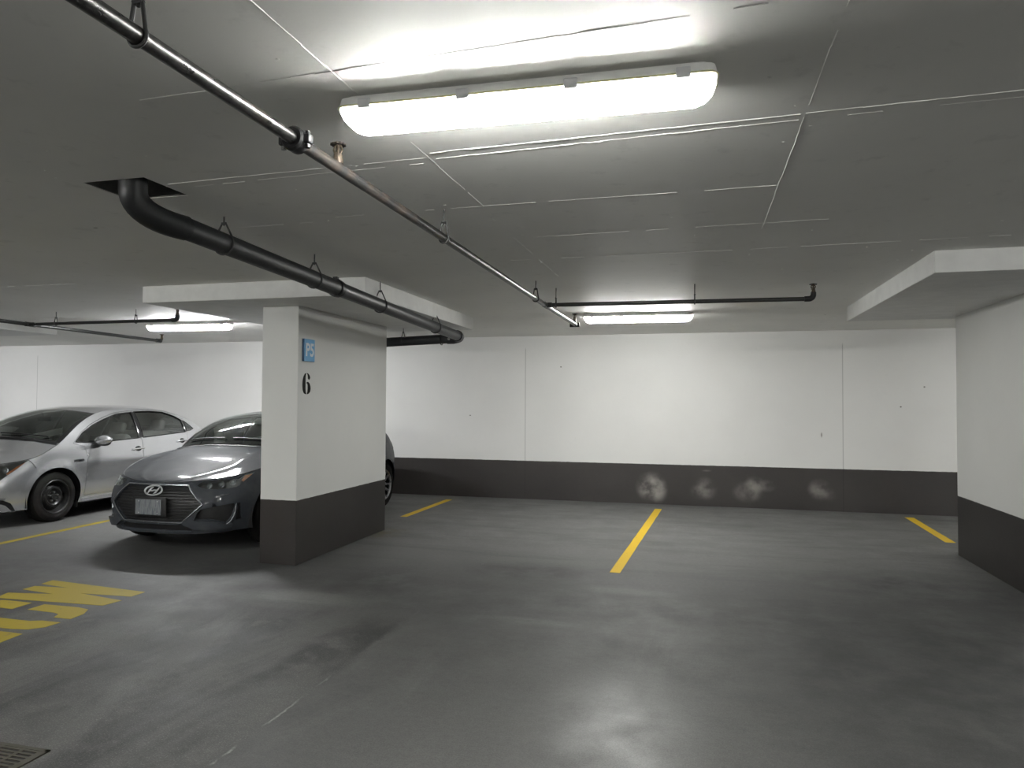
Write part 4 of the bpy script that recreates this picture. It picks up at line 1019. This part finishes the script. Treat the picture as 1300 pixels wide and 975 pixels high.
# --- silver sedan
SX, SY = -8.735, 6.29
HL2 = [(.40, .70), (.45, .728), (.734, .762), (.90, .786), (1.06, .803), (1.0, .745), (.943, .681), (.845, .583), (.70, .575), (.48, .625)]
LOW2 = [(.42, .50), (.66, .32), (.62, .215), (-.62, .215), (-.66, .32), (-.42, .50)]
FOG2 = [(.78, .362), (.90, .345), (.985, .300), (1.035, .20), (.99, .20), (.93, .275), (.86, .305), (.78, .322)]
sq = dict(paint='silver', glass='glass', side_glass='glass', handle_mat='silver', wheel='steel', t_out=.872, tw=.205, belt=.985, zb=(.20, .20, .25), deck='trunk_lid',
    top=[(0, .715), (.45, .738), (.73, .770), (.95, .798), (1.08, .815), (1.22, .845), (1.4, .905), (1.60, .985), (1.85, 1.14), (2.10, 1.27), (2.35, 1.355), (2.60, 1.398), (3.0, 1.418), (3.4, 1.412), (3.7, 1.378), (3.95, 1.305), (4.2, 1.19), (4.42, 1.075), (4.6, 1.045), (5.0, 1.03), (5.3, 1.0), (SEDAN.A, .98)],
    iA=7, iR=10, iC=14, iD=17,
    bow=[(0, 0), (.7, .0), (1.2, .05), (1.60, .16), (2.0, .16), (2.35, .12), (3.2, 0), (3.7, -.08), (4.42, -.12), (SEDAN.A, 0)],
    crown=[(0, 0), (.5, .03), (1.0, .085), (1.60, .075), (2.35, .055), (3.4, .05), (4.42, .03), (SEDAN.A, 0)],
    hood_shape=lambda u: .006*math.exp(-((abs(u)-.68)/.08)**2),
    doors=[dict(name='front_door', poly=[(1.96, .28), (1.975, .55), (1.99, .80), (1.965, .925), (1.80, .972), (1.97, 1.112), (2.19, 1.218), (2.41, 1.293), (2.69, 1.362), (3.02, 1.390), (2.975, 1.0), (2.96, .6), (2.96, .28)], handle=(2.88, .835)),
           dict(name='rear_door', poly=[(2.964, .28), (2.964, .6), (2.979, 1.0), (3.024, 1.390), (3.36, 1.396), (3.66, 1.376), (3.86, 1.31), (3.985, 1.24), (3.965, 1.04), (3.92, .86), (3.80, .70), (3.72, .55), (3.70, .28)], handle=(3.80, .905))],
    windows=[[(1.855, .992), (1.99, 1.095), (2.20, 1.190), (2.42, 1.262), (2.70, 1.334), (2.985, 1.36), (2.935, .997), (2.12, .970)],
             [(3.06, 1.362), (3.35, 1.368), (3.62, 1.350), (3.82, 1.285), (3.93, 1.222), (3.925, 1.045), (3.02, 1.000)],
             [(3.995, 1.215), (4.07, 1.155), (4.154, 1.086), (4.06, 1.057), (3.975, 1.049)]],
    black=[[(2.99, 1.36), (3.055, 1.362), (3.015, 1.0), (2.945, .998)], [(3.935, 1.222), (3.99, 1.215), (3.97, 1.05), (3.93, 1.046)]],
    cuts=[HL2, FOG2], center_cuts=[LOW2], mirror=(2.15, .955))
sedan = build_car('sedan', 'silver sedan with a black steel wheel parked at the far left beside the grey hatchback', 'car', SX, SY, SEDAN, sq)
S = SEDAN
g = panel(MB(), S, grow(LOW2, .006), off=-.03).build('grille', M['black'], sedan)
for z_ in [.24+.03*k for k in range(9)]:
    w_ = (.62+.04*(z_-.215)/.105 if z_ < .32 else .66-.24*(z_-.32)/.18)-.012
    MB().tube([S.at(-w_+2*w_*k/20, z_, -.02) for k in range(21)], .0055, 6).build('slat', M['black'], g)
MB().tube([S.at(-.40+.8*k/20, .665, .004) for k in range(21)], .012, 8).build('nose_trim', M['gloss_black'], sedan)
for sg in (1, -1):
    mm = (lambda p: p) if sg > 0 else mirror
    lamp_unit(sedan, S, HL2, ((.55, .675, .030), (.72, .688, .032), (.84, .70, .026)), [(1.035, .783), (.975, .72), (.90, .645), (.872, .655), (.945, .735)], sg)
    panel(MB(), S, mm(grow(FOG2, .004)), off=-.02, sp=.03).build('fog_trim', M['black'], sedan)
    panel(MB(), S, mm([(4.75, .80), (4.72, .93), (5.1, .92), (5.2, .84)]), off=.004).build('tail_light', M['red'], sedan)
    MB().tube([S.at(sg*a_, z_, .002) for a_, z_ in ((1.06, .80), (1.13, .770), (1.225, .700))], .0025, 6).build('panel_gap', M['black'], sedan)
    MB().box(-.012+sg*.80, .012+sg*.80, S.axles[0]+.36, S.axles[0]+.385, .13, .34, bev=.004).build('mud_flap', M['black'], sedan)
    text_mesh('badge', 'HYBRID', .044, .001, lambda u, v, h: S.at(sg*(1.857+u*1.0*sg), .746+v+.02*u*sg, .004+h), M['gloss_black'], sedan, .001)
# thin white sheet leaning on the sedan's dashboard behind the windshield
PB = Vector((-8.47, 7.58, .99)); b = MB()
q0, q1, q2, q3 = (Vector(p)-PB for p in ((-8.76, 7.54, 1.045), (-8.47, 7.53, 1.008), (-8.17, 7.62, 1.095), (-8.24, 7.69, 1.17)))
n_ = (q1-q0).cross(q3-q0).normalized()*.002
b.add([q0, q1, q2, q3, q0+n_, q1+n_, q2+n_, q3+n_], [(0, 3, 2, 1), (4, 5, 6, 7), (0, 1, 5, 4), (1, 2, 6, 5), (2, 3, 7, 6), (3, 0, 4, 7)])
o = b.build('dash_sheet', M['white_sheet'], smooth=False); o.location = PB
tag(o, 'thin white sheet on the dashboard behind the windshield of the silver sedan', 'white_sheet')
